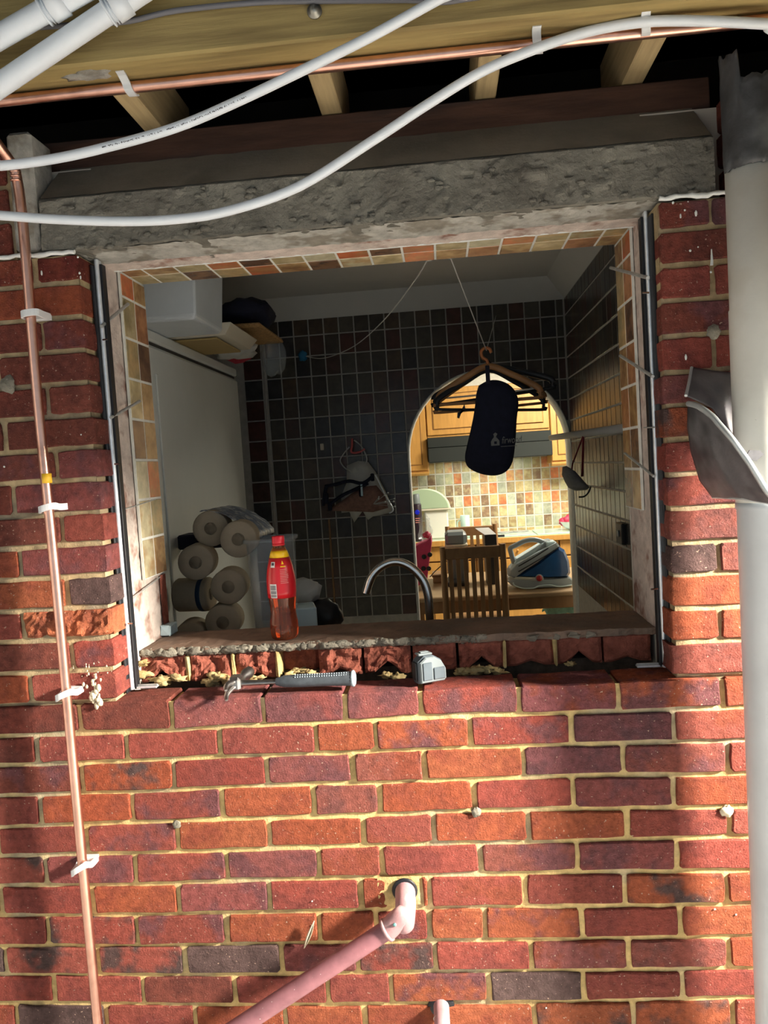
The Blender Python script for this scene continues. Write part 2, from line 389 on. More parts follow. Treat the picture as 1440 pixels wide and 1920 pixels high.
JL = {0: [0.0119, 0.2349, 0.4552, 0.6463, 0.8217, 1.0461, 1.2684, 1.4955], 1: [-0.1016, 0.1182, 0.3463, 0.5746, 0.7146, 0.9334, 1.1608, 1.3884], 2: [0.004, 0.2293, 0.4533, 0.6563, 0.8236, 1.0503, 1.2736, 1.5016], 3: [-0.1079, 0.1201, 0.3397, 0.5594, 0.715, 0.9335, 1.1573, 1.381], 4: [0.001, 0.2242, 0.4475, 0.6716, 0.8346, 1.0546, 1.2763, 1.4993], 5: [-0.1084, 0.1137, 0.3398, 0.5602, 0.7102, 0.9396, 1.1619, 1.3844], 6: [-0.2278, 0.0009, 0.2164, 0.4364, 0.655, 0.8167, 1.0369, 1.2636, 1.4905], 7: [-0.1159, 0.1061, 0.3277, 0.5518, 0.6862, 0.8119, 0.9406, 1.1639, 1.384], 8: [-0.2301, 0.0024, 0.2198, 0.4568, 0.6371, 0.8197, 1.0435, 1.2652, 1.4887], 9: [-0.1158, 0.1081, 0.3347, 0.5614, 0.7132, 0.9409, 1.1604, 1.384], 10: [-0.2162, 0.0116, 0.2325, 0.4553, 0.6456, 0.8302, 1.0436, 1.2686, 1.4928]}
UL = {-14: [-0.0031, 0.1006], -13: [-0.1139, 0.1026], -12: [0.0006, 0.1048], -11: [-0.1129, 0.1059], -10: [0.0007, 0.1066], -9: [-0.1109, 0.1102], -8: [0.0079, 0.1118], -7: [-0.1066, 0.1104], -6: [0.0071, 0.1127], -5: [-0.1018, 0.1122], -4: [0.0051, 0.1138], -3: [-0.1106, 0.1111], -2: [0.003, 0.1097], -1: [-0.1056, 0.1094]}
UR = {-14: [1.404, 1.5109], -13: [1.402], -12: [1.4011, 1.5097], -11: [1.3993], -10: [1.3971, 1.5074], -9: [1.3949], -8: [1.3941, 1.5051], -7: [1.3956], -6: [1.3971], -5: [1.3974], -4: [1.3968, 1.4998], -3: [1.3949], -2: [1.3919, 1.4977], -1: [1.3899]}
LET = {0:'ddppprPoo', 1:'drrroorPr', 2:'dorpkoPkr', 3:'rorokork', 4:'rrooroorr', 5:'rprprrPpr'[:9], 6:'rropropro'[:0]+'rropr'+'orroo', 7:'drrooooor'+'o', 8:'brrbprrpko', 9:'rrdrrobrr', 10:'rbroooooor'}
LET[3] = 'rorokorpo'; LET[5] = 'rprprrkpr'; LET[7] = 'rrroorooro'
ULL = {-14:'DD', -13:'do', -12:'dd', -11:'dd', -10:'dd', -9:'dd', -8:'dp', -7:'dp', -6:'dr', -5:'op', -4:'ob', -3:'ro', -2:'dr', -1:'or'}  # dark letters here mostly put the upper wall's shade into the tint
URL = {-14:'dP', -13:'d', -12:'rr', -11:'d', -10:'rr', -9:'p', -8:'or', -7:'r', -6:'r', -5:'k', -4:'bk', -3:'o', -2:'oo', -1:'k'}
def brick(xa, xb, k, c, la=.0062, lb=.0062, depth=.1025, parent=None, lift=0.0):
    """one brick of course k between joint centres xa and xb; irregular arrises, front near Y=0"""
    xa += la*random.uniform(.7,1.25); xb -= lb*random.uniform(.7,1.25)
    t = lambda x: bed(k, x) - .0062*random.uniform(.75,1.2) + lift
    u = lambda x: bed(k+1, x) + .0062*random.uniform(.75,1.2)
    za, zb, zc, zd = u(xa), u(xb), t(xb), t(xa)
    y = random.uniform(-.0025, .001)
    cr = .0045; n = 6
    out = []
    corners = [(xa,za,1,1),(xb,zb,-1,1),(xb,zc,-1,-1),(xa,zd,1,-1)]
    for i in range(4):
        ax, az, sx, sz = corners[i]; bx, bz, tx, tz = corners[(i+1) % 4]
        r = cr*random.uniform(.4, 1.3)
        if i % 2 == 0:
            out += [(ax, az+sz*r)] if i == 0 else [(ax, az+sz*r)]
            out.append((ax+sx*r, az))
            for q in range(1, 5): out.append((ax+(bx-ax)*q/5, az+(bz-az)*q/5))
        else:
            out.append((ax+sx*r, az)); out.append((ax, az+sz*r))
            out.append((ax+(bx-ax)*.5, az+(bz-az)*.5))
    out = [(p+random.uniform(-.0015,.0015), q+random.uniform(-.0015,.0015)) for p, q in out]
    cx = (xa+xb)/2; cz = (za+zc)/2; m = len(out)
    v = []
    for (px, pz) in out:
        dx = 1 if px < cx else -1; dz = 1 if pz < cz else -1
        v.append((px+dx*.0024, y+random.uniform(-.0006,.0006), pz+dz*.0024))
    for (px, pz) in out: v.append((px, y+.0026, pz))
    for (px, pz) in out: v.append((px, depth, pz))
    f = [tuple(range(m))]
    for i in range(m):
        j = (i+1) % m
        f.append((i, m+i, m+j, j)); f.append((m+i, 2*m+i, 2*m+j, m+j))
    f.append(tuple(2*m+i for i in range(m))[::-1])
    o = MB().add(v, f).build('brick', M_brick, parent or wall_front)
    tintit(o, c)
    return o
def rough_brick(x0, x1, z0, z1, yf, yb, seed, name, m, amp=.02, nu=16, nv=10, vee=0.0, parent=None):
    """a brick whose front face is broken away"""
    def fn(a, b):
        x = x0+(x1-x0)*a; z = z0+(z1-z0)*b
        p = Vector((x*28, z*28, seed*7.3))
        e = min(a, 1-a, b, 1-b)
        d = amp*(noise.noise(p) + .6*noise.noise(p*2.3) + .35*noise.noise(p*5.1))
        if vee: z += vee*max(0, (1-abs(a-.5)*3.2))*(1-b)
        return (x, yf + d + (.006 if e < .02 else 0), z)
    M = MB().grid(fn, nu, nv, False)
    rim = [i for i in range(nu+1)] + [j*(nu+1)+nu for j in range(1, nv+1)] + [nv*(nu+1)+i for i in range(nu-1, -1, -1)] + [j*(nu+1) for j in range(nv-1, 0, -1)]
    base = len(M.v); M.v += [(M.v[i][0], yb, M.v[i][2]) for i in rim]; n = len(rim)
    for i in range(n):
        j = (i+1) % n; M.f.append([rim[i], base+i, base+j, rim[j]]); M.sm.append(False)
    M.f.append([base+i for i in range(n)][::-1]); M.sm.append(False)
    return M.build(name, m, parent or wall_front)

for k in sorted(JL):
    xs = JL[k]; L = LET[k]
    xs = [xs[0]-.225] + xs + [xs[-1]+.225]
    while xs[0] > -.72: xs = [xs[0]-.225] + xs; L = random.choice('rdrk') + L
    if xs[-1] < 1.75: xs = xs + [xs[-1]+.225]; L = L + 'r'
    for i in range(len(xs)-1):
        a, b = xs[i], xs[i+1]; c = L[min(i, len(L)-1)]
        if k == 6 and a < .76 < b:                 # cut round the waste pipe
            brick(a, .715, k, 'o', lb=.002); brick(.800, b, k, 'o', la=.002)
            continue
        brick(a, b, k, c)
for k in (11, 12):
    x = -.84 if k == 11 else -.73
    while x < 1.8: brick(x, x+.225, k, random.choice('rrokp')); x += .225
for k in UL:
    a = UL[k]; c = ULL[k]
    xs = list(a); c = [c[0]]*9
    while xs[0] > -.72: xs = [xs[0]-.225] + xs
    for i in range(len(xs)-1):
        last = i == len(xs)-2
        if k == -3 and last:
            rough_brick(xs[i]+.006, xs[i+1], bed(-2, .1)+.006, bed(-3, .1)-.006, -.004, .1025, 3, 'brick', M_brick, amp=.011, nu=26, nv=9)
            q = wall_front.children[-1]
            q['tint'] = [.50,.16,.075,1]; q['smoke'] = [.30,.09,.05,1]
            continue
        brick(xs[i], xs[i+1], k, ULL[k][1] if last else ULL[k][0], lb=0 if last else .0055)
for k in UR:
    a = UR[k]; c = URL[k]
    xs = a + [a[-1]+.225] if len(a) == 2 else a + [a[0]+.225]
    xs += [xs[-1]+.225]
    for i in range(len(xs)-1):
        brick(xs[i], xs[i+1], k, c[min(i, len(c)-1)], la=0 if i == 0 else .0055)
for k in (-15, -16, -17):
    for a, b in (((-.92,-.70), (-.70,-.47), (-.47,-.25), (-.25,-.045)) if k % 2 else ((-.81,-.58), (-.58,-.36), (-.36,-.14), (-.14,-.045))): brick(a, b, k, 'd')
    for a, b in (((1.56,1.785), (1.785,2.0)) if k % 2 else ((1.56,1.67), (1.67,1.895))): brick(a, b, k, 'd')
# mortar: rough recessed face between the bricks plus the core that shows at the jambs
OX0, OX1 = .104, 1.398
def mort(x, z):
    p = Vector((x*34, z*34, 1.7)); q = Vector((x*110, z*110, 4.1))
    return .0062 + .0020*noise.noise(p) + .0014*noise.noise(q)
mm = MB()
X0, X1, Z0, Z1 = -.86, 1.95, -1.0, -.010
mm.grid(lambda a, b: (X0+(X1-X0)*a, mort(X0+(X1-X0)*a, Z0+(Z1-Z0)*b), Z0+(Z1-Z0)*b), 230, 98)
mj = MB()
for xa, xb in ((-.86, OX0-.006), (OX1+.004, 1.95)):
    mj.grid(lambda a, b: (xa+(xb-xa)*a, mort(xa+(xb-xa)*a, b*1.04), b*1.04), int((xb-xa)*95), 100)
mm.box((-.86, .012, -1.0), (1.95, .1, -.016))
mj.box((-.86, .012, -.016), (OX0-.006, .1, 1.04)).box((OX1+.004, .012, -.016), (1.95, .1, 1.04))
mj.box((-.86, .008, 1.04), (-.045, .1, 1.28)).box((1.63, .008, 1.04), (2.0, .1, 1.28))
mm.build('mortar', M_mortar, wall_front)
mj.build('mortar', M_mortar_shade, wall_front)
# mortar patch round the waste pipe, plugs of filler, splashes of mortar
for i, (P, r, m) in enumerate((((0.9360,-0.0020,-0.2958), .0115, M_mortar_grey), ((1.4953,-0.0020,-0.3094), .014, M_web), ((0.2270,-0.0020,-0.3055), .010, M_mortar_grey), ((1.5061,-0.0020,0.7553), .015, M_mortar_grey), ((-0.0909,-0.0020,0.7560), .020, M_mortar_grey))):
    MB().blob(P, r, i+1, .4, 8, (1, .35, 1)).build('filler_plug', m, wall_front)
sp = MB()
for i in range(46):
    t = random.random()
    P = (0.0603,-0.0040,0.0254); x = P[0] + random.gauss(0, .007+.022*t*t) - .010*t; z = P[2] - .028 + .095*t
    sp.blob((x, -.004, z), random.uniform(.0016,.006)*(1.25-t), i, .4, 4, (1, .7, 1.5))
for i in range(7):
    sp.blob(((0.0578,0.0000,0.0179)[0] + .008*math.sin(i*1.3), -.004, (0.0553,0.0000,-0.0103)[2] + .007*i), .0065, i, .4, 6, (.9, .8, 1.3))
sp.build('mortar_splash', M_web, wall_front)
pt = MB()
for (u) in ((1.5074,-0.0030,0.9163), (1.5050,-0.0030,0.8826), (1.4803,-0.0030,0.9377), (1.4633,-0.0030,0.9313), (1.4454,-0.0030,0.7048), (1.4629,-0.0030,1.0349), (1.4555,-0.0030,1.0176), (1.4462,-0.0030,1.0060), (1.4317,-0.0030,1.0354), (1.4786,-0.0030,1.0088), (0.0154,-0.0030,1.0028), (-0.0073,-0.0030,1.0059), (0.1044,-0.0030,1.0315), (0.1050,-0.0030,0.9954), (0.1067,-0.0030,0.9857), (0.5393,-0.0030,-0.4995), (0.5352,-0.0030,-0.5581), (1.0710,-0.0030,-0.7659), (1.5060,-0.0030,-0.5494), (1.4597,-0.0030,-0.5360), (1.2372,-0.0030,-0.4778), (-0.1163,-0.0030,0.5664), (0.0759,-0.0030,0.6285)):
    pt.blob(u, random.uniform(.0015,.003), random.random()*9, .4, 5, (1, .5, random.choice((1, 1, 2.4))))
P = (1.5075,-0.0030,0.9185); pt.tube([(P[0], -.004, P[2]+.012), (P[0], -.0045, P[2]-.012), (P[0]-.001, -.004, P[2]-.022)], [.0012,.0028,.0034], 6)
pt.build('paint_splash', M_white_paint, wall_front)
# white painted line on top of the two shoulders
for a, b in ((-.1, .098), (1.403, 1.56)):
    n = 14
    MB().tube([(a+(b-a)*i/n, -.004+.0012*random.random(), bed(-14, a)+.002+.0022*random.uniform(-1,1)) for i in range(n+1)], [.0058*random.uniform(.7,1.15) for _ in range(n+1)], 6).build('white_line', M_white_paint, wall_front)

# lintel of rough concrete
prof = [(.0, 1.052), (-.002, 1.10), (.0, 1.166), (.055, 1.218), (.118, 1.274), (.20, 1.276), (.20, 1.052), (.105, 1.048), (.05, 1.048)]
mm = MB(); nx = 260; xs = [.022 + (1.522-.022)*i/nx for i in range(nx+1)]
fine = []
for (a, b, n) in ((0, 2, 20), (2, 4, 14)):
    za, zb = prof[a], prof[b]
    for q in range(n): fine.append((za[0]+(zb[0]-za[0])*q/n, za[1]+(zb[1]-za[1])*q/n, a == 0))
fine += [(*prof[4], False), (*prof[5], False), (*prof[6], False)]
under = [(.20-.195*q/14, 1.050, False) for q in range(1, 14)]
fine += under
N_ = len(fine); v = []
for x in xs:
    for (y, z, rgh) in fine:
        p = Vector((x*20, y*20, z*20)); d = .003*noise.noise(p*.6)
        if rgh:
            s_ = noise.noise(p*1.4); d += .0045*max(0, s_-.2)*3 + .0016*noise.noise(p*4.5) - .010*max(0, noise.noise(p*2.4+Vector((9,0,0)))-.36)*2
        elif z < 1.06: d = .003*noise.noise(p*2.2)
        v.append((x, y - d if rgh else y, z + (0 if rgh else d) + (.005*noise.noise(Vector((x*14, 3, 0))) if z < 1.058 else 0)))
f = []
for i in range(nx):
    for j in range(N_):
        j2 = (j+1) % N_; f.append((i*N_+j, (i+1)*N_+j, (i+1)*N_+j2, i*N_+j2))
f += [tuple(range(N_)), tuple(nx*N_+j for j in range(N_))[::-1]]
mm.add(v, f, False)
mm.build('lintel', M_concrete, wall_front)
# smoother haunching of mortar on top of the lintel
mm = MB()
mm.grid(lambda a, b: (.024+1.494*a, .001+.117*b, 1.171+.108*b+.002*noise.noise(Vector((a*30, b*3, 2)))), 120, 6)
mm.build('lintel_haunch', M_concrete_smooth, wall_front)
# ragged lumps hanging on the face and lower edge of the lintel
mm = MB()
for i in range(80):
    x = random.uniform(.06, 1.5)
    mm.blob((x, random.uniform(-.004,.006), random.choice((random.uniform(1.05,1.075), random.uniform(1.05,1.16)))), random.uniform(.0035,.009), i, .6, 5, (1.6, .6, .8))
mm.build('render_lump', M_concrete, wall_front)
# pale block closing the left end of the lintel
MB().box((-.045, .0, 1.055), (.014, .10, 1.325), .008).build('padstone', M_render, wall_front)

# inner leaf: plastered jambs, soffit, broken header bricks, sill
JY0, JY1 = .105, .362
def jamb(x, sgn, nm):
    def fn(a, b):
        y = JY0+(JY1-JY0)*a; z = .06+1.0*b
        return (x + sgn*(.003*noise.noise(Vector((y*60, z*60, 3))) + .002*noise.noise(Vector((y*150, z*150, 3)))), y, z)
    MB().grid(fn, 20, 80).build(nm, M_plaster, wall_front)
jamb(.107, 1, 'plaster_jamb'); jamb(1.397, -1, 'plaster_jamb')
MB().box((-.7, .105, -.98), (.105, .355, 1.27)).box((1.399, .105, -.98), (1.9, .355, 1.27)).box((.105, .205, 1.066), (1.399, .355, 1.275)).build('inner_leaf', M_wall, wall_front)
MB().box((.105, .20, -.98), (1.399, .355, .0)).build('inner_leaf_below_sill', M_debris, wall_front)
# underside: grey band, pink plaster band, then the tiles
mm = MB()
mm.grid(lambda a, b: (.09+1.32*a, .118+.068*b, 1.0475-.003*b+.003*noise.noise(Vector((a*90, b*6, 1)))), 150, 8)
mm.build('plaster_soffit', M_plaster, wall_front)
mm = MB()
mm.grid(lambda a, b: (.06+1.40*a, .012+.108*b+.006*noise.noise(Vector((a*40, 1, 1)))*(1-b), 1.0455+.003*noise.noise(Vector((a*70, b*7, 5)))+.004*(1-b)), 160, 10)
mm.build('render_band', M_render, wall_front)
MB().tube([(.11+1.285*i/60, .185+.002*noise.noise(Vector((i*.7, 0, 0))), 1.0465+.0015*noise.noise(Vector((i*.5, 2, 0)))) for i in range(61)], .0035, 6).build('tile_edge_trim', M_white_paint, wall_front)

PAL = [((0.390,0.312,0.156),(0.546,0.442,0.260)), ((0.260,0.143,0.065),(0.442,0.286,0.130)), ((0.546,0.156,0.065),(0.390,0.182,0.078)), ((0.130,0.072,0.046),(0.208,0.117,0.065)), ((0.442,0.403,0.273),(0.572,0.520,0.351)), ((0.312,0.260,0.143),(0.468,0.325,0.156)), ((0.468,0.221,0.104),(0.286,0.130,0.065)), ((0.520,0.455,0.286),(0.390,0.260,0.130))]
KPAL = [((.52,.46,.25),(.62,.55,.32)), ((.60,.20,.09),(.62,.36,.16)), ((.48,.50,.33),(.58,.56,.36)), ((.56,.40,.18),(.62,.50,.26)), ((.24,.15,.10),(.42,.34,.2)), ((.44,.46,.36),(.54,.55,.42)), ((.54,.48,.26),(.40,.28,.14)), ((.56,.30,.16),(.60,.48,.26))]
BPAL = [((0.088,0.036,0.030),(0.068,0.032,0.027)), ((0.076,0.068,0.053),(0.060,0.054,0.044)), ((0.068,0.056,0.046),(0.052,0.045,0.038)), ((0.096,0.068,0.046),(0.072,0.052,0.038)), ((0.050,0.048,0.050),(0.040,0.038,0.038)), ((0.084,0.076,0.060),(0.068,0.062,0.050)), ((0.084,0.044,0.035),(0.064,0.037,0.029))]
def tile(o, u, w, n, wd, ht, pal, parent, th=.007, idx=None, poly=None, g=.0026):
    """a ceramic tile; o lower corner, u and w unit in-plane axes, n outward normal"""
    o = Vector(o); u = Vector(u); w = Vector(w); n = Vector(n)
    P = poly or [(g,g),(wd-g,g),(wd-g,ht-g),(g,ht-g)]
    P2 = []
    cx = sum(p[0] for p in P)/len(P); cy = sum(p[1] for p in P)/len(P)
    for a, b in P:
        d = math.hypot(a-cx, b-cy); q = max(0, 1-.0022/d) if d else 1
        P2.append((cx+(a-cx)*q, cy+(b-cy)*q))
    m = len(P); tl = random.uniform(-.0003,.0003); tk = .0025 if pal is PAL else .011; sa, sb = random.uniform(-tk,tk), random.uniform(-tk,tk)
    v = [o+u*a+w*b for a, b in P] + [o+u*a+w*b+n*(th*.75) for a, b in P] + [o+u*a+w*b+n*(th+tl+sa*(a-cx)+sb*(b-cy)) for a, b in P2]
    f = []
    for r in (0, 1):
        for i in range(m): f.append((r*m+i, r*m+(i+1) % m, (r+1)*m+(i+1) % m, (r+1)*m+i))
    f.append(tuple(2*m+i for i in range(m)))
    if u.cross(w).dot(n) < 0: f = [q[::-1] for q in f]
    t = MB().add(v, f).build('tile', M_tile, parent)
    a, b = random.choice(pal) if idx is None else pal[idx]
    j = random.uniform(.85, 1.15)
    t['tint'] = [*(c*j for c in a), 1.0]; t['smoke'] = [*(c*j for c in b), 1.0]
    return t
ROWS = [.987,.882,.778,.674,.568,.464,.361,.255]
LA = [2,0,5,0,3,4,7,7,6,2]; LB = [1,6,3,1,1,2,5,1,4,2]
for i in range(8):
    zt = 1.047 if i == 0 else ROWS[i-1]; zb = ROWS[i]
    tile((.109,.2,zb), (0,1,0), (0,0,1), (1,0,0), .079, zt-zb, PAL, wall_front, idx=LA[i], th=.009)
    tile((.109,.279,zb), (0,1,0), (0,0,1), (1,0,0), .081, zt-zb, PAL, wall_front, idx=LB[i], th=.009)
    if i < 7:
        tile((1.3945,.2,zb), (0,1,0), (0,0,1), (-1,0,0), .08, zt-zb, PAL, wall_front, th=.007, idx=[2,6,3,6,1,3,1,3][i])
        tile((1.3945,.28,zb), (0,1,0), (0,0,1), (-1,0,0), .081, zt-zb, PAL, wall_front, th=.007, idx=[1,5,5,1,6,1,3,1][i])
SX = [.1728+.0829*i for i in range(-1, 16)]
SA = [1,1,0,2,3,0,4,2,3,2,0,4,2,5,7,5,6]; SB = [0,0,3,5,2,1,3,7,0,2,1,6,1,0,6,1,5]
for i in range(len(SX)-1):
    a, b = max(SX[i], .116), min(SX[i+1], 1.39)
    if b-a < .01: continue
    tile((a,.187,1.0545), (1,0,0), (0,1,0), (0,0,-1), b-a, .074, PAL, wall_front, idx=SA[i])
    tile((a,.261,1.0545), (1,0,0), (0,1,0), (0,0,-1), b-a, .086, PAL, wall_front, idx=SB[i])
mm = MB()
mm.box((.1105,.199,.256), (.1166,.361,1.0488)).box((1.3885,.199,.362), (1.3945,.361,1.0500)).box((.11,.186,1.0489), (1.394,.348,1.0545))
mm.build('reveal_grout', M_grout_w, wall_front)

# cavity floor, broken headers, foam and sill slab
MB().grid(lambda a, b: (.1+1.3*a, .098+.075*b, -.040+.012*noise.noise(Vector((a*60, b*8, 0)))+.004*b), 120, 8).build('cavity_debris', M_debris, wall_front)
hdr = [((0.0959,0.1600,0.0516)[0], (0.2249,0.1600,0.0460)[0]), ((0.2333,0.1600,0.0456)[0], (0.3443,0.1600,0.0407)[0]), ((0.3512,0.1600,0.0404)[0], (0.4598,0.1600,0.0356)[0]), ((0.5662,0.1600,0.0309)[0], (0.6757,0.1600,0.0261)[0]), ((0.6824,0.1600,0.0258)[0], (0.7990,0.1600,0.0207)[0]), ((0.8043,0.1600,0.0204)[0], (0.9118,0.1600,0.0157)[0]), ((0.9184,0.1600,0.0154)[0], (1.0288,0.1600,0.0105)[0]), ((1.0366,0.1600,0.0102)[0], (1.1525,0.1600,0.0051)[0]), ((1.1577,0.1600,0.0049)[0], (1.2686,0.1600,-0.0000)[0]), ((1.2737,0.1600,-0.0003)[0], (1.3861,0.1600,-0.0052)[0])]
for i, (a, b) in enumerate(hdr):
    br = i < 7
    rough_brick(a, b, -.004, .066, .152 if br else .160, .30, i+1, 'brick', M_rough, amp=.013 if br else .004, vee=.03 if i in (0,4,6,8) else .012, nu=14, nv=10)
rough_brick((0.4583,0.1900,0.0279)[0], (0.5567,0.1900,0.0235)[0], -.004, .066, .205, .30, 31, 'brick', M_rough, amp=.006)
fb = MB()
for i, a in enumerate(((0.2300,0.1520,0.0409), (0.3482,0.1520,0.0453), (1.0302,0.1560,0.0182), (0.4617,0.1580,0.0360), (1.1544,0.1620,0.0112))):
    fb.box((a[0]-.004, .148, -.004), (a[0]+.005, .25, .064), .003, jit=.002)
fb.build('header_joint', M_mortar, wall_front)
fm = MB()
for (P, r) in (((0.1632,0.1300,0.0127), .022), ((0.2032,0.1350,0.0150), .017), ((0.3083,0.1300,0.0161), .021), ((0.2928,0.1200,0.0059), .016), ((0.3550,0.1300,0.0005), .018), ((0.3364,0.1250,0.0068), .015), ((0.1117,0.1300,0.0286), .018), ((0.1163,0.1350,0.0572), .012), ((0.7378,0.1350,0.0004), .013), ((0.7643,0.1300,-0.0048), .015), ((0.9286,0.1350,-0.0012), .017), ((0.9547,0.1300,0.0030), .019), ((0.9876,0.1350,0.0056), .016), ((1.0129,0.1300,-0.0008), .013), ((0.4895,0.1400,0.0096), .012), ((0.5439,0.1400,0.0127), .013), ((0.4074,0.1400,0.0050), .014), ((0.5132,0.1600,0.0154), .014), ((1.1883,0.1400,0.0087), .010)):
    fm.blob((P[0], P[1]+.010, P[2]-.008), r*.85, r*900, 1.1, 10, (1.3, .7, .6))
fm.build('foam_lump', M_foam, wall_front)
def sill_y(x): return .150 + .010*noise.noise(Vector((x*16, 0, 0))) + .006*noise.noise(Vector((x*50, 4, 0)))
mm = MB(); n = 130
def sill(a, b):
    x = .112+1.284*a
    if b < .25:
        t = b/.25; return (x, sill_y(x)+.004*noise.noise(Vector((x*90, t*4, 1))), .064+.018*t+.002*noise.noise(Vector((x*60,t*5,7))))
    t = (b-.25)/.75; ye = .362
    return (x, sill_y(x)+(ye-sill_y(x))*t, .082+.0022*noise.noise(Vector((x*40, t*9, 3))) - (.006*max(0, noise.noise(Vector((x*7, t*2, 11))))))
mm.grid(sill, n, 16, False)
mm.box((.112, .358, .0), (1.396, .366, .0805))
so = mm.build('sill_slab', M_sill, wall_front)
lip = MB(); x = .122
while x < .99:
    w_ = random.uniform(.004,.013)
    lip.blob((x, sill_y(x)+random.uniform(-.003,.004), .0735+random.uniform(-.002,.002)), w_, int(x*900), .75, 7, (random.uniform(1.2,2.2), .6, .0085/w_))
    x += w_*random.uniform(.8, 2.2)
lip.build('sill_rubble', M_mortar_grey, wall_front)
mm = MB()
for i, (x, w_) in enumerate(((1.155,.03), (1.2,.035), (1.24,.03), (1.10,.03))):
    mm.box((x-w_/2, .142, .062+.003*i % .004), (x+w_/2, .175, .078), .006, jit=.004)
mm.build('loose_slate', M_concrete_smooth, wall_front)
MB().box((.106,.30,.083), (.135,.362,.112), .003, jit=.002).build('pale_chip', M_ironlight, wall_front)
# plaster smear left on the lower jambs and bare brown brick edge
MB().grid(lambda a, b: (.1115+.003*noise.noise(Vector((a*9, b*12, 0))), .315+.045*a, .085+.165*b), 6, 14).build('bare_brick_edge', M_rough, wall_front)

# ------------------------------------------------------------------ metal frame strips left in the opening
for (xa, xb, ya) in ((.1035, .1085, .056), (1.3965, 1.4015, .040)):
    MB().box((xa, ya, -.002), (xb, .1045, 1.03), .001).build('jamb_black_strip', M_black, wall_front)  # thin black strip down each brick return
def frame_strip(side, label):
    x = .112 if side < 0 else 1.3935
    t = thing('frame_strip', label, 'metal strip', (x, .08, 0))
    d = 1 if side < 0 else -1
    zt = 1.045
    f0, f1, g0, g1 = (.1075, .1178, .118, .1245) if side < 0 else (1.3895, 1.3978, 1.3825, 1.389)
    MB().box((f0, .074, .003), (f1, .090, zt), .001).tube([((f0+f1)/2, .074, .003), ((f0+f1)/2, .074, zt)], (f1-f0)/2*.98, 12).build('bright_flange', M_alu, t)
    MB().box((g0, .076, .003), (g1, .098, zt-.01), .001).build('black_gasket', M_black, t)
    # short ends of the bottom rail
    for q in range(3):
        MB().box((min(x, x+.062*d), .076+.007*q, .003), (max(x, x+.062*d), .080+.007*q, .008+.004*(q % 2)), .001).build('bottom_rail', M_alu if q == 0 else M_darksteel, t)
    return t
fs = frame_strip(-1, 'bright metal frame strip standing against the left jamb of the opening')
for a, b, r in (((0.1180,0.0606,0.8849), (0.1280,0.2092,0.9670), .006), ((0.1200,0.0670,0.6690), (0.1300,0.2296,0.7210), .0055), ((0.1200,0.0836,0.4443), (0.1280,0.2908,0.4617), .0015), ((0.1220,0.0783,0.2216), (0.1180,0.3020,0.2480), .0018)):
    MB().tube([a, b], r*.72 if r > .003 else r, 8).build('fixing_strap', M_darksteel, fs)
for P in ((0.1240,0.0585,0.8527), (0.1240,0.0660,0.5573), (0.1240,0.0659,0.1686)):
    MB().tube([(P[0]-.004, P[1], P[2]), (P[0]+.010, P[1]-.004, P[2])], .0022, 8).build('screw', M_chrome, fs)
fs = frame_strip(1, 'bright metal frame strip with black gasket against the right jamb of the opening')
for a, b, r in (((1.3830,0.0361,0.8894), (1.3720,0.3427,0.9890), .006), ((1.3830,0.0316,0.6717), (1.3720,0.2809,0.7530), .0055), ((1.3830,0.0580,0.4491), (1.3720,0.2768,0.5049), .0045), ((1.3830,0.0320,0.5593), (1.3780,0.1031,0.5618), .0015)):
    MB().tube([a, b], r*.72 if r > .003 else r, 8).build('fixing_strap', M_darksteel, fs)
for P in ((1.3810,0.0425,0.8582), (1.3810,0.0736,0.1881)):
    MB().tube([(P[0]+.004, P[1], P[2]), (P[0]-.012, P[1]-.004, P[2])], .0024, 8).build('screw', M_chrome, fs)

# ------------------------------------------------------------------ roof timbers of the lean-to
beam = thing('timber_beam', 'yellow pine beam running across the top of the picture', 'timber beam', (.7, -.17, 1.33))
mm = MB()
mm.grid(lambda a, b: (-1.0+3.4*a, -.222, 1.332+.26*b), 4, 2, False)
MB().box((-1.0, -.222, 1.333), (2.6, -.128, 1.779), .005).build('beam', M_pine, beam)
P = (0.7136,-0.2240,1.3836)
MB().lathe([(.0145,0),(.0145,.003),(.009,.004),(.0085,.010),(.0,.011)], 20, axis_frame(P, (0,-1,0))).build('coach_bolt', M_steelbolt, beam)
MB().blob(((0.2424,-0.2000,1.3210)[0], -.185, 1.334), .026, 4, .6, 10, (2.0,.9,.14)).build('knot', M_render, beam)
for i, (u, lab) in enumerate((((0.2633,-0.1200,1.3089), 'pale roof joist leftmost in the dark gap above the lintel'), ((0.6933,-0.1200,1.3092), 'pale roof joist second from the left above the lintel'), ((1.0556,-0.1200,1.3125), 'pale roof joist third from the left above the lintel'), ((1.3914,-0.1200,1.3150), 'pale roof joist rightmost above the lintel beside the black collar'))):
    x = u[0]
    o = tag(MB().box((x-.024, -.127, 1.349), (x+.024, .34, 1.50), .003).build('roof_joist', M_joist), lab, 'roof joist', 'roof joists')
tag(MB().box((-.04, .118, 1.2765), (1.56, .21, 1.346), .003).build('wall_plate', M_plate), 'dark stained timber wall plate lying on the concrete lintel', 'wall plate')

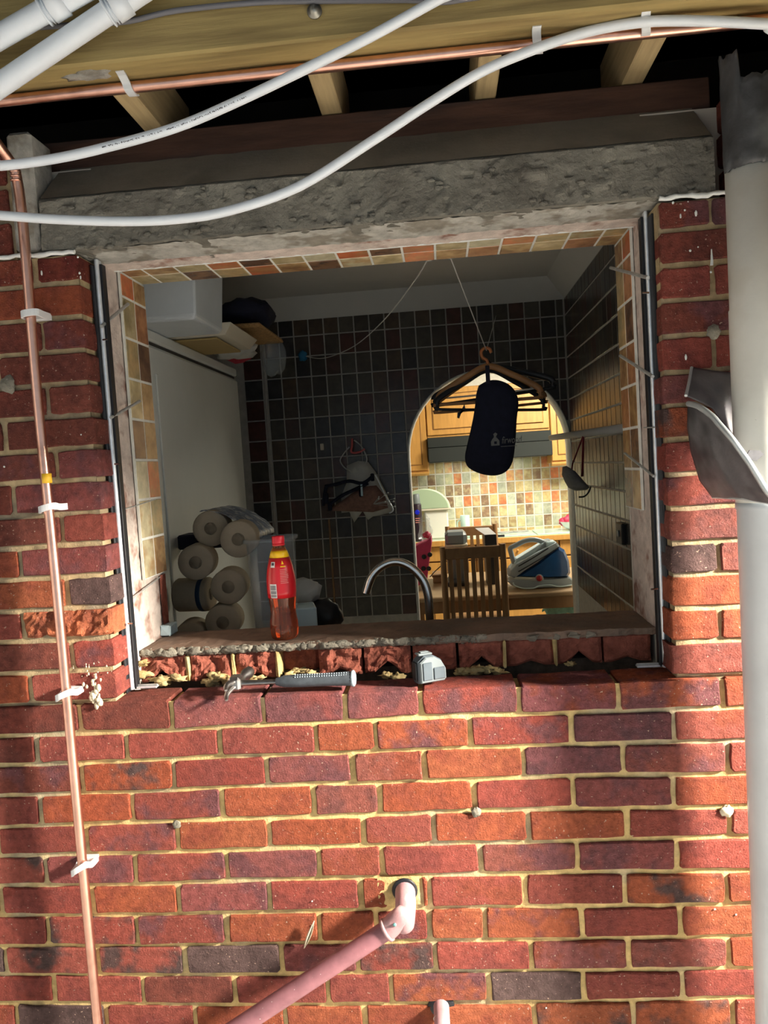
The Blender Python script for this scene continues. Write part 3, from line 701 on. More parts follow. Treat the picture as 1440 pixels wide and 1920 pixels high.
# ------------------------------------------------------------------ pipes and cables
cp = thing('copper_pipe', 'copper pipe along the beam and down the left side of the wall', 'copper pipe', (0, -.04, -.98))
zc = 1.3195; yc = -.147
MB().tube([(.004, yc, zc), (.8, yc, zc), (2.3, yc, zc)], .0112, 16).build('horizontal_run', M_copper, cp)
MB().tube([(-.012, yc, zc), (.02, yc, zc)], [.0135,.0135], 16).tube([(-.012, yc, zc+.012), (-.012, yc, zc-.022)], .0135, 16).build('elbow', M_copper, cp)
MB().tube(smooth_path([(-.012, -.147, 1.31), (-.012, -.140, 1.285), (-.006, -.105, 1.255), (0.0, -.058, 1.225), (.001, -.046, 1.19), (0.002, -.042, 1.12), (.001, -.040, 1.0), (-.001, -.04, .7), (.004, -.04, .3), (.006, -.04, -.1), (.008, -.04, -.5), (.012, -.04, -.99)], 5), .0112, 16).build('vertical_run', M_copper, cp)
for z in (1.215, 1.205, 1.196): MB().lathe([(.0112,-.002),(.0122,-.001),(.0122,.001),(.0112,.002)], 16, axis_frame((.0005,-.052,z), (0,-.25,1))).build('bend_crease', M_copper, cp)
P = (0.0031,-0.0400,0.5322)
MB().lathe([(.0114,-.011),(.0119,-.011),(.0119,.011),(.0114,.011)], 18, Matrix.Translation((.003,-.04,P[2]))).build('yellow_tape', M_yellow, cp)
def clip(z, tilt, k):
    g = MB(); x = .004
    pts = [(x+.021, .004, z), (x+.020, -.03, z), (x+.017, -.052, z+tilt*.4), (x-.004, -.058, z), (x-.018, -.052, z-tilt*.4), (x-.020, -.03, z-tilt*.4), (x-.02, .004, z)]
    pts = smooth_path(pts, 4)
    w_ = .0075; v = []; f = []
    for i, p in enumerate(pts):
        a = pts[max(i-1,0)]; b = pts[min(i+1,len(pts)-1)]; t = (b-a).normalized(); nn = Vector((t.y,-t.x,0)).normalized()*.0022
        for q in (p-nn, p+nn): v += [(q.x,q.y,q.z-w_), (q.x,q.y,q.z+w_)]
    for i in range(len(pts)-1):
        a = i*4; b = a+4
        f += [(a,b,b+1,a+1), (a+2,a+3,b+3,b+2), (a+1,b+1,b+3,a+3), (a,a+2,b+2,b)]
    f += [(0,1,3,2), tuple(len(v)-4+q for q in (0,2,3,1))]
    g.add(v, f); g.box((x-.022,-.012,z-w_), (x+.022,.006,z+w_), .002)
    return tag(g.build('pipe_clip', M_clip), k, 'pipe clip', 'white pipe clips on the copper pipe')
clip((0.0004,-0.0500,0.9029)[2], .004, 'white clip holding the copper pipe near the top left bricks')
clip((0.0123,-0.0500,0.4649)[2], .010, 'white clip on the copper pipe just below the yellow tape')
clip((0.0146,-0.0500,0.0311)[2], .018, 'white clip on the copper pipe beside the mortar splash')
clip((0.0133,-0.0500,-0.3831)[2], .026, 'white clip on the copper pipe nearest the bottom of the wall')
def hook(P, lab, y=-.147, z=1.3195, grp=True, lean=.004):
    pts = smooth_path([(P[0]-lean, y-.042, z+.0135), (P[0]-lean, y-.030, z+.011), (P[0]-lean*.5, y-.016, z+.001), (P[0], y-.010, z-.010), (P[0]+.003, y+.003, z-.0145), (P[0]+.004, y+.014, z-.010)], 4)
    g = MB(); w_ = .0085; v = []; f = []
    for i, p in enumerate(pts):
        a = pts[max(i-1,0)]; b = pts[min(i+1,len(pts)-1)]; t = (b-a).normalized(); nn = Vector((0,t.z,-t.y)).normalized()*.0018
        for q_ in (p-nn, p+nn): v += [(q_.x-w_,q_.y,q_.z), (q_.x+w_,q_.y,q_.z)]
    for i in range(len(pts)-1):
        a = i*4; b = a+4; f += [(a,b,b+1,a+1), (a+2,a+3,b+3,b+2), (a+1,b+1,b+3,a+3), (a,a+2,b+2,b)]
    f += [(0,1,3,2), tuple(len(v)-4+q_ for q_ in (0,2,3,1))]
    g.add(v, f)
    return tag(g.build('pipe_hook', M_clip), lab, 'pipe clip')
hook((0.3129,-0.1200,1.3365), 'white hook clip holding the horizontal copper pipe at upper left')
hook((1.1395,-0.1200,1.3319), 'white hook clip where the flexible white pipe crosses the copper pipe')
hook((1.3424,-0.1200,1.3518), 'white hook clip holding the flexible white pipe at upper right', y=-.165, z=1.3235)

w1 = thing('plastic_water_pipe', 'flexible white plastic pipe rising from left edge to the top middle', 'plastic pipe', (0,-.2,1.1))
p1 = [(-0.0182,-0.2000,1.1713),(0.0494,-0.2000,1.1662),(0.1621,-0.2000,1.1694),(0.2743,-0.2000,1.1819),(0.4188,-0.2000,1.2066),(0.5537,-0.2100,1.2412),(0.7182,-0.2300,1.2872),(0.8239,-0.2450,1.3174),(0.9566,-0.2600,1.3638),(1.0562,-0.2600,1.4039)]
pth = smooth_path([(-1.58, -.2, p1[0][2]-.02), (-.7, -.2, p1[0][2]-.015)] + p1 + [(p1[-1][0]+.22, -.26, 1.775)], 6)
MB().tube(pth, .0096, 16).build('pipe', M_pvc, w1)
pm = MB()
C0 = Vector((.9,-1.73,.5))
for i in range(200):
    s_ = 29.6 + 13*i/200
    if random.random() < .42: continue
    a = pth[int(s_)].lerp(pth[int(s_)+1], s_-int(s_)); t = (pth[int(s_)+1]-pth[int(s_)]).normalized()
    dn = (C0-a); dn = (dn - t*dn.dot(t)).normalized(); side = t.cross(dn)
    for q in range(2):
        b = a + dn*.00955 - side*(.0016 + random.uniform(-.0012,.0012)) * 1
        pm.add([b-t*.0007-side*.0006, b+t*.0007-side*.0006, b+t*.0007+side*.0006, b-t*.0007+side*.0006], [(0,1,2,3)])
pm.build('printed_marks', M_mark, w1)
p2 = [(-0.0459,-0.1700,1.0875),(0.0230,-0.1700,1.0793),(0.1365,-0.1700,1.0618),(0.2771,-0.1700,1.0452),(0.3946,-0.1700,1.0392),(0.5061,-0.1700,1.0465),(0.6502,-0.1650,1.0828),(0.8065,-0.1650,1.1593),(0.9163,-0.1680,1.2155),(1.0237,-0.1720,1.2650),(1.1276,-0.1780,1.2946)]+[(1.2326,-0.1662,1.3230), (1.3299,-0.1810,1.3225), (1.4267,-0.1867,1.3120), (1.5676,-0.1745,1.2980), (1.6535,-0.1564,1.2940)] + [(2.4, -.165, 1.29)]
w2 = tag(MB().tube(smooth_path([(-1.58, -.17, p2[0][2]+.01), (-.7, -.17, p2[0][2]+.01)] + p2, 6), .0096, 16).build('plastic_water_pipe', M_pvc), 'flexible white plastic pipe sweeping in a long curve below the other', 'plastic pipe')
def waste(a, b, ca, cb, lab):
    t = thing('waste_pipe', lab, 'waste pipe', a)
    a = Vector(a); b = Vector(b); d = (b-a).normalized()
    MB().tube([a-d*1.75, b], .0203, 20).build('pipe', M_pvc, t)
    c = Vector(ca); L_ = (Vector(cb)-c).length
    for o_, r1, l in ((0, .0275, .006), (.008, .0262, .004), (.013, .0275, .034)):
        MB().lathe([(.0203,0),(r1,.0015),(r1,l-.0015),(.0203,l)], 20, axis_frame(c+d*o_, d)).build('collar', M_pvc, t)
    MB().tube([b, b+d*.48], .0225, 20).build('socket', M_pvc, t)
    return t
waste((0.1030,-0.2700,1.2861), (0.3408,-0.2700,1.4042), (0.3246,-0.2700,1.3971), (0.3678,-0.2700,1.4158), 'lower of two white waste pipes slanting across the top left corner')
waste((0.1224,-0.2900,1.3636), (0.2226,-0.2900,1.4044), (0.2097,-0.2900,1.4000), (0.2528,-0.2900,1.4166), 'upper of two white waste pipes in the top left corner')
tag(MB().tube(smooth_path([(-1.0,-.23,1.40)] + [(0.0253,-0.2300,1.4130),(0.1565,-0.2300,1.4094),(0.2536,-0.2300,1.4052),(0.3497,-0.2300,1.4011),(0.4460,-0.2300,1.4107),(0.6029,-0.2300,1.4088),(0.7259,-0.2300,1.3985),(0.8875,-0.2300,1.3830),(1.0269,-0.2300,1.3738)] + [(1.6,-.23,1.43), (2.5,-.23,1.42)], 5), .0052, 10).build('electric_cable', M_cable), 'grey electric cable stapled along the upper face of the timber beam', 'cable')

pk = thing('pink_waste_pipe', 'pink painted waste pipe slanting down left from its hole in the bricks', 'waste pipe', (.76,-.05,-.5))
P0 = Vector((0.7548,0.0000,-0.4771)); Q = [(0.7236,-0.0780,-0.5234),(0.3487,-0.1000,-0.7481),(0.2206,-0.1070,-0.8258)]
el = smooth_path([(P0.x+.004, .05, P0.z), (P0.x+.006, -.004, P0.z-.002), (P0.x+.008, -.045, P0.z-.014), (P0.x+.004, -.068, P0.z-.040), (0.7575,-0.0750,-0.4961), Q[0]], 6)
MB().tube(el, .0235, 20).build('elbow', M_pinkpaint, pk)
d = (Vector(Q[1])-Vector(Q[0])).normalized()
MB().lathe([(.021,-.004),(.0262,-.002),(.0262,.004),(.021,.006)], 20, axis_frame(Vector(Q[0])+d*.002, d)).build('collar_rim', M_pinkpaint, pk)
Qe = Vector(Q[1]) + d*((-.985-Q[1][2])/d.z)
MB().tube([Vector(Q[0])-d*.02, Vector(Q[0]), Q[1], Qe], .0208, 20).build('pipe', M_pink, pk)
MB().blob((0.7408,-0.1005,-0.4998), .0042, 2, .2, 6, (1,.5,1)).build('teal_spot', M_teal, pk)
pp = MB()
pp.grid(lambda a, b: (P0.x-.058+.098*a, -.0005-.003*noise.noise(Vector((a*5,b*5,2))), P0.z-.036+.068*b), 10, 8)
pp.build('mortar_patch', M_mortar, wall_front)
MB().lathe([(.0,.0),(.027,.0),(.030,.004),(.027,.006)], 20, axis_frame((P0.x+.005,.0,P0.z), (0,-1,0))).build('pipe_hole', M_black, pk)
st = thing('pipe_stub', 'short pale pipe stub poking out of a ragged hole in the bottom bricks', 'pipe', (.83,-.03,-.67))
P1 = Vector((0.8261,0.0000,-0.7661))
MB().tube(smooth_path([(P1.x, .04, P1.z+.006), (P1.x+.002, -.005, P1.z+.003), (P1.x+.003, -.04, P1.z-.012), (P1.x-.001, -.06, P1.z-.05), (P1.x-.012, -.065, P1.z-.10)], 6), .0185, 18).build('pipe', M_pinkpaint, st)
MB().blob((P1.x+.002, .004, P1.z-.002), .031, 5, .35, 10, (1.1,.2,1)).build('ragged_hole', M_black, st)
for q in range(2): MB().lathe([(.0185,-.0008),(.0192,-.0004),(.0192,.0004),(.0185,.0008)], 18, axis_frame((P1.x+.002, -.028-.02*q, P1.z-.006-.014*q), (0,-1,-.5-.4*q))).build('groove', M_plaster, st)

dp = thing('soil_pipe', 'thick vertical soil pipe with black collar at the right edge', 'soil pipe', (1.557,-.115,-1))
zA = (1.5138,-0.1150,1.0515)[2]; zB = (1.5039,-0.1150,0.7790)[2]; zC = (1.5035,-0.1150,0.3877)[2]
T = Matrix.Translation((1.5565,-.115,0))
MB().lathe([(.053,zC-.02),(.056,zC),(.056,zB),(.054,zB+.004),(.0535,zA+.05)], 40, T).build('painted_section', M_soil, dp)
MB().lathe([(.0545,-1.0),(.0545,zC-.012),(.057,zC-.010),(.057,zC+.002),(.0545,zC+.004)], 40, T).build('grey_section', M_soilgrey, dp)
def collar(a, b):
    th = PI*(1.02+.96*a) ; top = 1.215 + .010*noise.noise(Vector((a*14,0,0)))
    if a < .26: top += .055 - .02*a
    z = zA-.004+.006*noise.noise(Vector((a*20, 1, 0))) + (top-zA)*b
    r = .0575 + .0035*noise.noise(Vector((a*6, b*4, 3))) + .004*b
    return (1.5565+r*math.cos(th), -.115+r*math.sin(th), z)
MB().grid(collar, 44, 12).build('black_collar', M_bitumen, dp, solid=.003)
ld = thing('lead_flashing', 'torn curled sheet of grey lead flashing hanging beside the soil pipe', 'lead flashing', (1.47,-.08,.4))
# upper sheet coming out of the joint, then the lower flap curling in front of the pipe
U = [[Vector((1.4540,-0.0120,0.6812)), Vector((1.4962,-0.0120,0.6712)), Vector((1.5594,-0.0120,0.6609))], [Vector((1.4339,-0.0500,0.6410)), Vector((1.4866,-0.0350,0.6240)), Vector((1.5558,-0.0200,0.5806))], [Vector((1.4198,-0.0750,0.6173)), Vector((1.4802,-0.0500,0.5894)), Vector((1.5510,-0.0300,0.4893))]]
def bil(G, a, b):
    n = len(G)-1; m = len(G[0])-1
    i = min(int(b*n), n-1); j = min(int(a*m), m-1); s_ = b*n-i; t = a*m-j
    return G[i][j].lerp(G[i][j+1], t).lerp(G[i+1][j].lerp(G[i+1][j+1], t), s_)
def crumple(p, k=.004): return p + Vector((0, 1, .3))*k*noise.noise(p*24)
MB().grid(lambda a, b: crumple(bil(U, a, b)), 20, 16).build('upper_sheet', M_lead, ld, solid=.003)
LO = [[Vector((1.4261,-0.0700,0.6006)), Vector((1.4318,-0.1150,0.5914)), Vector((1.4455,-0.1500,0.5688))],
      [Vector((1.4298,-0.0450,0.5537)), Vector((1.4476,-0.1250,0.5400)), Vector((1.4674,-0.1900,0.5215))],
      [Vector((1.4422,-0.0300,0.4963)), Vector((1.4577,-0.1350,0.4810)), Vector((1.4929,-0.2050,0.4723))],
      [Vector((1.4563,-0.0280,0.4379)), Vector((1.4803,-0.1400,0.4334)), Vector((1.5236,-0.2100,0.4120))],
      [Vector((1.4793,-0.0350,0.3999)), Vector((1.5001,-0.1450,0.4002)), Vector((1.5524,-0.2100,0.3867))]]
MB().grid(lambda a, b: crumple(bil(LO, a, b), .005), 22, 28).build('lower_flap', M_lead, ld, solid=.004)
rim = [bil(LO, 1, q/14) for q in range(15)]
MB().tube(smooth_path([bil(LO, .0, 0), bil(LO, .5, 0)] + rim, 2), .0062, 8).build('rolled_edge', M_leadedge, ld)
MB().tube([bil(LO, q/8, 1) for q in range(9)], .003, 6).build('bottom_edge', M_leadedge, ld)
MB().tube(smooth_path([U[0][0], U[1][0], U[2][0]], 4), .0035, 6).build('left_edge', M_leadedge, ld)
MB().prism([(0,0),(.02,-.008),(.034,.004),(.028,.012),(.008,.014)], (1.4883,-0.2000,0.4828), (1,0,0), (0,0,1), (0,.004,0)).build('torn_tab', M_lead, ld)

# ------------------------------------------------------------------ things on the sill
hm = thing('claw_hammer', 'steel claw hammer with blue grey rubber grip lying on the brick sill', 'hammer', (.5,.02,0))
A = Vector((.392,.028,.020)); B = Vector((.674,.022,.022)); d = (B-A).normalized()
MB().tube([A, A.lerp(B,.12), A.lerp(B,.36)], [.010,.0085,.0075], 12, flat=.75).build('steel_neck', M_hammer, hm)
MB().tube([A.lerp(B,.33), A.lerp(B,.40), A.lerp(B,.55), A.lerp(B,.8), A.lerp(B,.97)], [.009,.0145,.0165,.0160,.0180], 14, flat=.95).build('rubber_grip', M_grip, hm)
MB().lathe([(.0165,0),(.019,.002),(.019,.007),(.014,.010),(.0,.0105)], 16, axis_frame(A.lerp(B,.965), d)).build('grip_cap', M_gripcap, hm)
gd = MB()
for i in range(22):
    t = .5+.45*i/22; c = A.lerp(B, t)
    for q in (-1, 1): gd.blob((c.x, c.y-.0085-.002*q, c.z+.0135-.002*q), .0017, i, .1, 4)
gd.build('grip_dimples', M_gripcap, hm)
H = A - d*.004
MB().box((H.x-.016, H.y-.018, .004), (H.x+.014, H.y+.022, .038), .006).build('head', M_hammer, hm)
MB().tube([(H.x+.002, H.y+.018, .022), (H.x+.006, H.y+.045, .024), (H.x+.009, H.y+.054, .025), (H.x+.012, H.y+.078, .026)], [.011,.010,.0145,.0145], 14).build('striking_poll', M_hammer, hm)
for q in (-1, 1):
    MB().tube(smooth_path([(H.x-.004, H.y-.012, .021+.006*q), (H.x-.010, H.y-.034, .019+.009*q), (H.x-.011, H.y-.048, .014+.0105*q), (H.x-.008, H.y-.058, .009+.0115*q)], 4), [.0098-.0005*i for i in range(13)], 10, flat=.7).build('claw', M_hammer, hm)
tm = thing('tape_measure', 'clear grey cased tape measure standing on the brick sill', 'tape measure', (.85,.05,0))
Mt = frame((.846,.050,.001), Vector((.90,.42,0)).normalized(), Vector((-.42,.90,0)).normalized(), (0,0,1))
pr = [(-.034,0),(.030,0),(.036,.006),(.036,.030),(.024,.052),(.004,.064),(-.018,.064),(-.034,.052)]
MB().prism(pr, Mt.translation - Mt.col[1].to_3d()*.02, Mt.col[0].to_3d(), (0,0,1), Mt.col[1].to_3d()*.04, .006).build('case', M_tape, tm)
MB().prism([(a*.93,b*.93+.002) for a,b in pr], Mt.translation - Mt.col[1].to_3d()*.0235, Mt.col[0].to_3d(), (0,0,1), Mt.col[1].to_3d()*.006, .003).build('front_plate', M_grey, tm)
MB().box((-.030,-.012,.064), (.006,.012,.069), .002, Mt).box((-.022,-.006,.069), (-.002,.006,.072), .001, Mt).build('lock_button', M_grey, tm)
MB().box((-.039,-.012,.006), (-.034,.012,.050), .002, Mt).build('black_bumper', M_black, tm)
MB().box((-.026,-.0262,.008), (-.002,-.0225,.050), .002, Mt).box((.001,-.0262,.008), (.030,-.0225,.036), .002, Mt).build('clear_window', M_tape, tm)

bt = thing('drinks_bottle', 'part-full amber drinks bottle with red label and cap on the inner sill', 'bottle', (.468,.2,.083))
T = Matrix.Translation((.472,.215,.0815))
prof_b = [(.026,.0),(.033,.004),(.0355,.014),(.0365,.030),(.0362,.045),(.0335,.062),(.0325,.078),(.0335,.092),(.0362,.110),(.0372,.125),(.0372,.150),(.0355,.170),(.032,.190),(.0265,.212),(.0205,.230),(.0165,.238),(.0145,.243),(.0145,.250)]
MB().lathe(prof_b, 40, T).build('bottle_body', M_bottle, bt)
MB().lathe([(r*.95, z) for r, z in prof_b if .003 < z < .20], 36, T).build('drink', M_drink, bt)
MB().lathe([(r+.0004, z) for r, z in prof_b if .105 < z < .224] , 40, T).build('wrap_label', M_label, bt)
MB().lathe([(.0260,.2135),(.0225,.2255),(.0205,.2305)], 40, T).build('yellow_band', M_labely, bt)
MB().lathe([(.0145,.243),(.0165,.244),(.0165,.248),(.0145,.249)], 30, T).build('neck_ring', M_label, bt)
MB().lathe([(.0155,.249),(.0162,.250),(.0162,.266),(.0150,.268),(.0,.268)], 40, T).build('screw_cap', M_cap, bt)
def on_bottle(h, ang):
    r = .0372
    for (ra, za), (rb, zb) in zip(prof_b, prof_b[1:]):
        if za <= h <= zb: r = ra+(rb-ra)*(h-za)/(zb-za)
    r += .0009; return (.472+r*math.cos(ang), .215+r*math.sin(ang), .0815+h)
def patch(h0, h1, a0, a1, nm, m):
    return MB().grid(lambda a, b: on_bottle(h0+(h1-h0)*b, a0+(a1-a0)*a), 6, 4).build(nm, m, bt)
fc = -PI/2 + .02
patch(.112, .148, fc-.66, fc-.14, 'barcode_panel', M_labelw)
bc = MB()
for i in range(15):
    if i in (3, 8): continue
    z = .115+.0020*i; bc.grid(lambda a, b: Vector(on_bottle(z+.0011*b, fc-.62+.44*a))*1.0 + Vector((0,-.0004,0)), 5, 1)
bc.build('barcode_bars', M_mark, bt)
patch(.190, .204, fc-.62, fc-.24, 'recycling_panel', M_labelw)
lg = MB(); lg.grid(lambda a, b: Vector(on_bottle(.195+.007*b, fc-.56+.26*a))+Vector((0,-.0004,0)), 3, 1); lg.build('recycling_mark', M_mark, bt)
fl = MB(); v = [Vector(on_bottle(h, fc+q))+Vector((0,-.0004,0)) for h, q in ((.197,.30),(.197,.52),(.207,.41))]; fl.add(v, [(0,1,2)])
fl.grid(lambda a, b: Vector(on_bottle(.190+.003*b, fc+.22+.40*a))+Vector((0,-.0004,0)), 4, 1)
fl.build('yellow_flame_print', M_labely, bt)
tx = MB()
for i in range(9):
    w_ = random.uniform(.42,.66)
    tx.grid(lambda a, b: Vector(on_bottle(.183-.0042*i+.0013*b, fc+.16+w_*a))+Vector((0,-.0003,0)), 6, 1)
tx.build('small_print', M_labelp, bt)

leaf = tag(MB().grid(lambda a, b: Vector((0.5263,-0.0120,-0.5809)) + Vector((-.012+.03*b+.010*(a-.5)*math.sin(PI*b), -.006*math.sin(a*7)*math.sin(PI*b)-.004*b, -.028+.07*b)), 5, 10).build('dead_leaf', M_web, solid=.001), 'dry curled leaf caught on the bricks left of the pink pipe', 'leaf')

# ------------------------------------------------------------------ utility room shell
YB = 2.45
FL = -1.03
wall_back = structure('wall_back'); wall_right = structure('wall_right')
ACX, ACR, ACZ = 1.160, .436, .560        # arch
def outside_arch(x, z): return not ((x-ACX)**2 + (z-ACZ)**2 < ACR**2 or (abs(x-ACX) < ACR and z < ACZ))
# plaster wall with the arched opening
g = MB(); n = 28
arc = [(ACX-ACR, FL)] + [(ACX-ACR*math.cos(PI*i/n), ACZ+ACR*math.sin(PI*i/n)) for i in range(n+1)] + [(ACX+ACR, FL)]
outer = [(-.8, FL)] + [(-.8+2.4*i/n, 1.45) for i in range(n+1)] + [(1.6, FL)]
m = len(arc); v = []
for y in (YB+.008, YB+.10):
    v += [(x, y, z) for x, z in arc] + [(x, y, z) for x, z in outer]
f = []
for i in range(m-1):
    f.append((i, i+1, m+i+1, m+i)); f.append((2*m+i+1, 2*m+i, 3*m+i, 3*m+i+1)); f.append((i+1, i, 2*m+i, 2*m+i+1))
g.add(v, f).build('grout', M_grout_g, wall_back)
def clip_tile(x0, z0, x1, z1):
    P = [(x0,z0),(x1,z0),(x1,z1),(x0,z1)]
    ins = [outside_arch(*p) for p in P] + [outside_arch((x0+x1)/2,(z0+z1)/2)]
    if not any(ins): return None
    if all(ins): return P
    cx, cz = (x0+x1)/2, (z0+z1)/2
    if cz < ACZ and z1 <= ACZ+.02:
        nx, nz, c = (-1 if cx < ACX else 1), 0, None
        px, pz = (ACX-ACR if cx < ACX else ACX+ACR), cz
    else:
        L_ = math.hypot(cx-ACX, cz-ACZ) or 1; nx, nz = (cx-ACX)/L_, (cz-ACZ)/L_
        px, pz = ACX+nx*ACR, ACZ+nz*ACR
    S_ = lambda p: (p[0]-px)*nx + (p[1]-pz)*nz
    out = []
    for a, b in zip(P, P[1:]+P[:1]):
        sa, sb = S_(a), S_(b)
        if sa >= 0: out.append(a)
        if (sa >= 0) != (sb >= 0):
            t = sa/(sa-sb); out.append((a[0]+(b[0]-a[0])*t, a[1]+(b[1]-a[1])*t))
    if len(out) < 3: return None
    ar = abs(sum(a[0]*b[1]-a[1]*b[0] for a, b in zip(out, out[1:]+out[:1])))/2
    return out if ar > .0006 else None
ZR = [1.338, 1.249, 1.139, 1.028, .917, .806, .694, .582, .469, .358, .246, .136, .026, -.085, -.196, -.307]
XS = [(-.152,-.048)] + [(-.026+.083*i, -.026+.083*(i+1)) for i in range(20)]
XS[-1] = (XS[-1][0], 1.592)
for zi in range(len(ZR)-1):
    for xi, (a, b) in enumerate(XS):
        P = clip_tile(a, ZR[zi+1], b, ZR[zi])
        if not P: continue
        o = (a, YB+.008, ZR[zi+1]); gq = .0038
        cx = sum(p[0] for p in P)/len(P); cz = sum(p[1] for p in P)/len(P)
        poly = [(p[0]-a + (gq if p[0] < cx else -gq), p[1]-ZR[zi+1] + (gq if p[1] < cz else -gq)) for p in P]
        r_ = random.random()
        tile(o, (1,0,0), (0,0,1), (0,-1,0), b-a, ZR[zi]-ZR[zi+1], BPAL, wall_back, poly=poly, th=.006, idx=(0 if xi == 0 and random.random() < .6 else None))
MB().tube([(x, YB-.001, z) for x, z in arc], .0042, 8).build('arch_trim', M_white_paint, wall_back)
g = MB(); v = [(ACX+(x-ACX)*.992, y, ACZ+(z-ACZ)*(.992 if z > ACZ else 1)) for y in (YB+.003, YB+.16) for x, z in arc]
g.add(v, [(i, i+1, m+i+1, m+i) for i in range(m-1)], True).build('arch_lining', M_white_paint, wall_back, solid=.002)
MB().box((-.040, YB-.004, FL), (-.030, YB+.01, 1.338), .002).build('conduit', M_grout_g, wall_back)
MB().box((.262, YB-.010, FL), (.272, YB+.005, .243), .002).build('conduit', M_walnut, wall_back)
# right wall
XR = 1.596
MB().box((XR+.0018, .36, FL), (XR+.12, YB+.1, 1.44)).build('grout', M_grout_g, wall_right)
MB().box((1.396, .356, FL), (XR+.01, .362, 1.27)).build('return_panel', M_wall, wall_right)
for zi in range(len(ZR)-1):
    for yi in range(17):
        y = YB-.004-.083*(yi+1)
        if zi > 13: continue
        tile((XR+.006, y, ZR[zi+1]), (0,1,0), (0,0,1), (-1,0,0), .083, ZR[zi]-ZR[zi+1], BPAL, wall_right, th=.006, g=.0038)
w = structure('wall_left'); MB().box((-.80, .36, FL), (-.72, 5.6, 1.5)).build('plaster', M_wall, w)
c = structure('ceiling')
MB().box((-.8, .366, 1.44), (1.72, YB+.1, 1.50)).build('plasterboard', M_ceiling, c)
MB().box((-1.6, .356, 1.276), (2.0, .3655, 1.56)).box((-1.6, .356, 1.501), (2.0, YB+.1, 1.56)).build('loft_dark_sheet', M_deck, c)  # near-black sheet added to keep the loft gap dark
MB().prism([(0,0),(.0,.108),(-.105,.108)], (XR+.006,.362,1.334), (1,0,0), (0,0,1), (0,YB-.36,0)).build('coving', M_ceiling, c)
MB().prism([(0,0),(.0,.108),(-.105,.108)], (-.75,YB+.006,1.334), (0,1,0), (0,0,1), (2.37,0,0)).build('coving', M_ceiling, c)
fl_ = structure('floor')
MB().box((-2.4, -3.4, FL-.1), (4.0, .10, FL+.03)).build('lean_to_slab', M_floor, fl_)
MB().box((-.8, .10, FL-.1), (3.4, 5.7, FL)).build('kitchen_floor', M_wall, fl_)
# lean-to shell: roof deck, side wall, east wall end with a header and board added for shade
r_ = structure('ceiling_lean_to'); r_.name = 'ceiling_roof'
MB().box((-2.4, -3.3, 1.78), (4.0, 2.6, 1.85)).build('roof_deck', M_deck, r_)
w = structure('wall_lean_to'); w.name = 'wall_west'
MB().box((-1.7, -3.3, FL), (-1.6, .36, 1.8)).box((-1.6, .105, FL), (-.7, .36, 1.27)).build('blockwork', M_floor, w)
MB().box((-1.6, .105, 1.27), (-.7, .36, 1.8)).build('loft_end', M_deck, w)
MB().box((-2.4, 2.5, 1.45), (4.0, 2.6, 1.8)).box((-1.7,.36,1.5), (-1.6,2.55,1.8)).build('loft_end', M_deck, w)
w = structure('wall_east_shade_header')
DT = .86
MB().box((1.535, -.46, .735), (4.4, -.40, 1.8)).box((1.56, -1.0, .735), (1.62, -.46, 1.8)).box((1.9, .105, FL), (4.4, .36, 1.27)).build('blockwork', M_wall, w)  # header and side board are added, unseen: they shade upper wall and pipes
MB().box((1.9, .105, 1.27), (4.4, .36, 1.8)).box((1.72,.36,1.5), (1.8,2.55,1.8)).build('loft_end', M_deck, w)

# ------------------------------------------------------------------ utility room things
t = thing('tall_freezer', 'tall white upright freezer along the left of the utility room', 'freezer', (-.4,1.3,FL))
MB().box((-.70, .78, FL), (-.10, 1.975, 1.0), .01).build('body', M_enamel, t)
MB().box((-.70, .78, .992), (-.062, 1.965, 1.03), .006).build('top_cap', M_enamel, t)
MB().box((-.10, .785, .980), (-.075, 1.96, .993)).build('door_seal', M_seal, t)
MB().box((-.10, .785, FL+.1), (-.06, 1.97, .980), .014).build('door', M_enamel, t)
MB().box((-.06, .862, -.2), (-.053, .885, .88), .003).build('handle_strip', M_enamel, t)
t = thing('storage_tub', 'translucent white storage tub overhanging the top of the freezer', 'storage tub', (-.1,.9,1.03))
g = MB(); 
def tub_ring(z, e): return [(-.36-e,.755-e,z),(.135+e,.755-e,z),(.135+e,1.065+e,z),(-.36-e,1.065+e,z)]
v = tub_ring(1.0315,-.012)+tub_ring(1.042,-.002)+tub_ring(1.26,.012)+tub_ring(1.262,.026)+tub_ring(1.285,.026)+tub_ring(1.285,.01)+tub_ring(1.06,-.004)
f = [(3,2,1,0)] + [(r*4+i, r*4+(i+1) % 4, r*4+4+(i+1) % 4, r*4+4+i) for r in range(6) for i in range(4)] + [(24,25,26,27)]
g.add(v, f).build('tub', M_tub, t, bevel=.008)
g = MB()
for i, (x, z) in enumerate(((-.02,1.10),(-.08,1.12),(.03,1.13),(-.15,1.1),(-.05,1.17))): g.blob((x, .85, z), .06, i, .4, 8, (1.2,1,.7))
tag(g.build('white_packet', M_bagwhite), 'crinkled white packets inside the storage tub', 'packet')
t = thing('baking_tray', 'shallow cream tray lying on the freezer behind the tub', 'tray', (-.1,1.4,1.03))
MB().box((-.42, 1.15, 1.032), (.085, 1.50, 1.040), .003).build('base', M_ochre, t)
g = MB(); v = [(-.42,1.14,1.045),(.12,1.14,1.045),(.12,1.51,1.045),(-.42,1.51,1.045),(-.44,1.12,1.085),(.15,1.12,1.085),(.15,1.53,1.085),(-.44,1.53,1.085)]
g.add(v, [(3,2,1,0),(0,1,5,4),(1,2,6,5),(2,3,7,6),(3,0,4,7)]).build('rim', M_cream, t, solid=.006, bevel=.004)
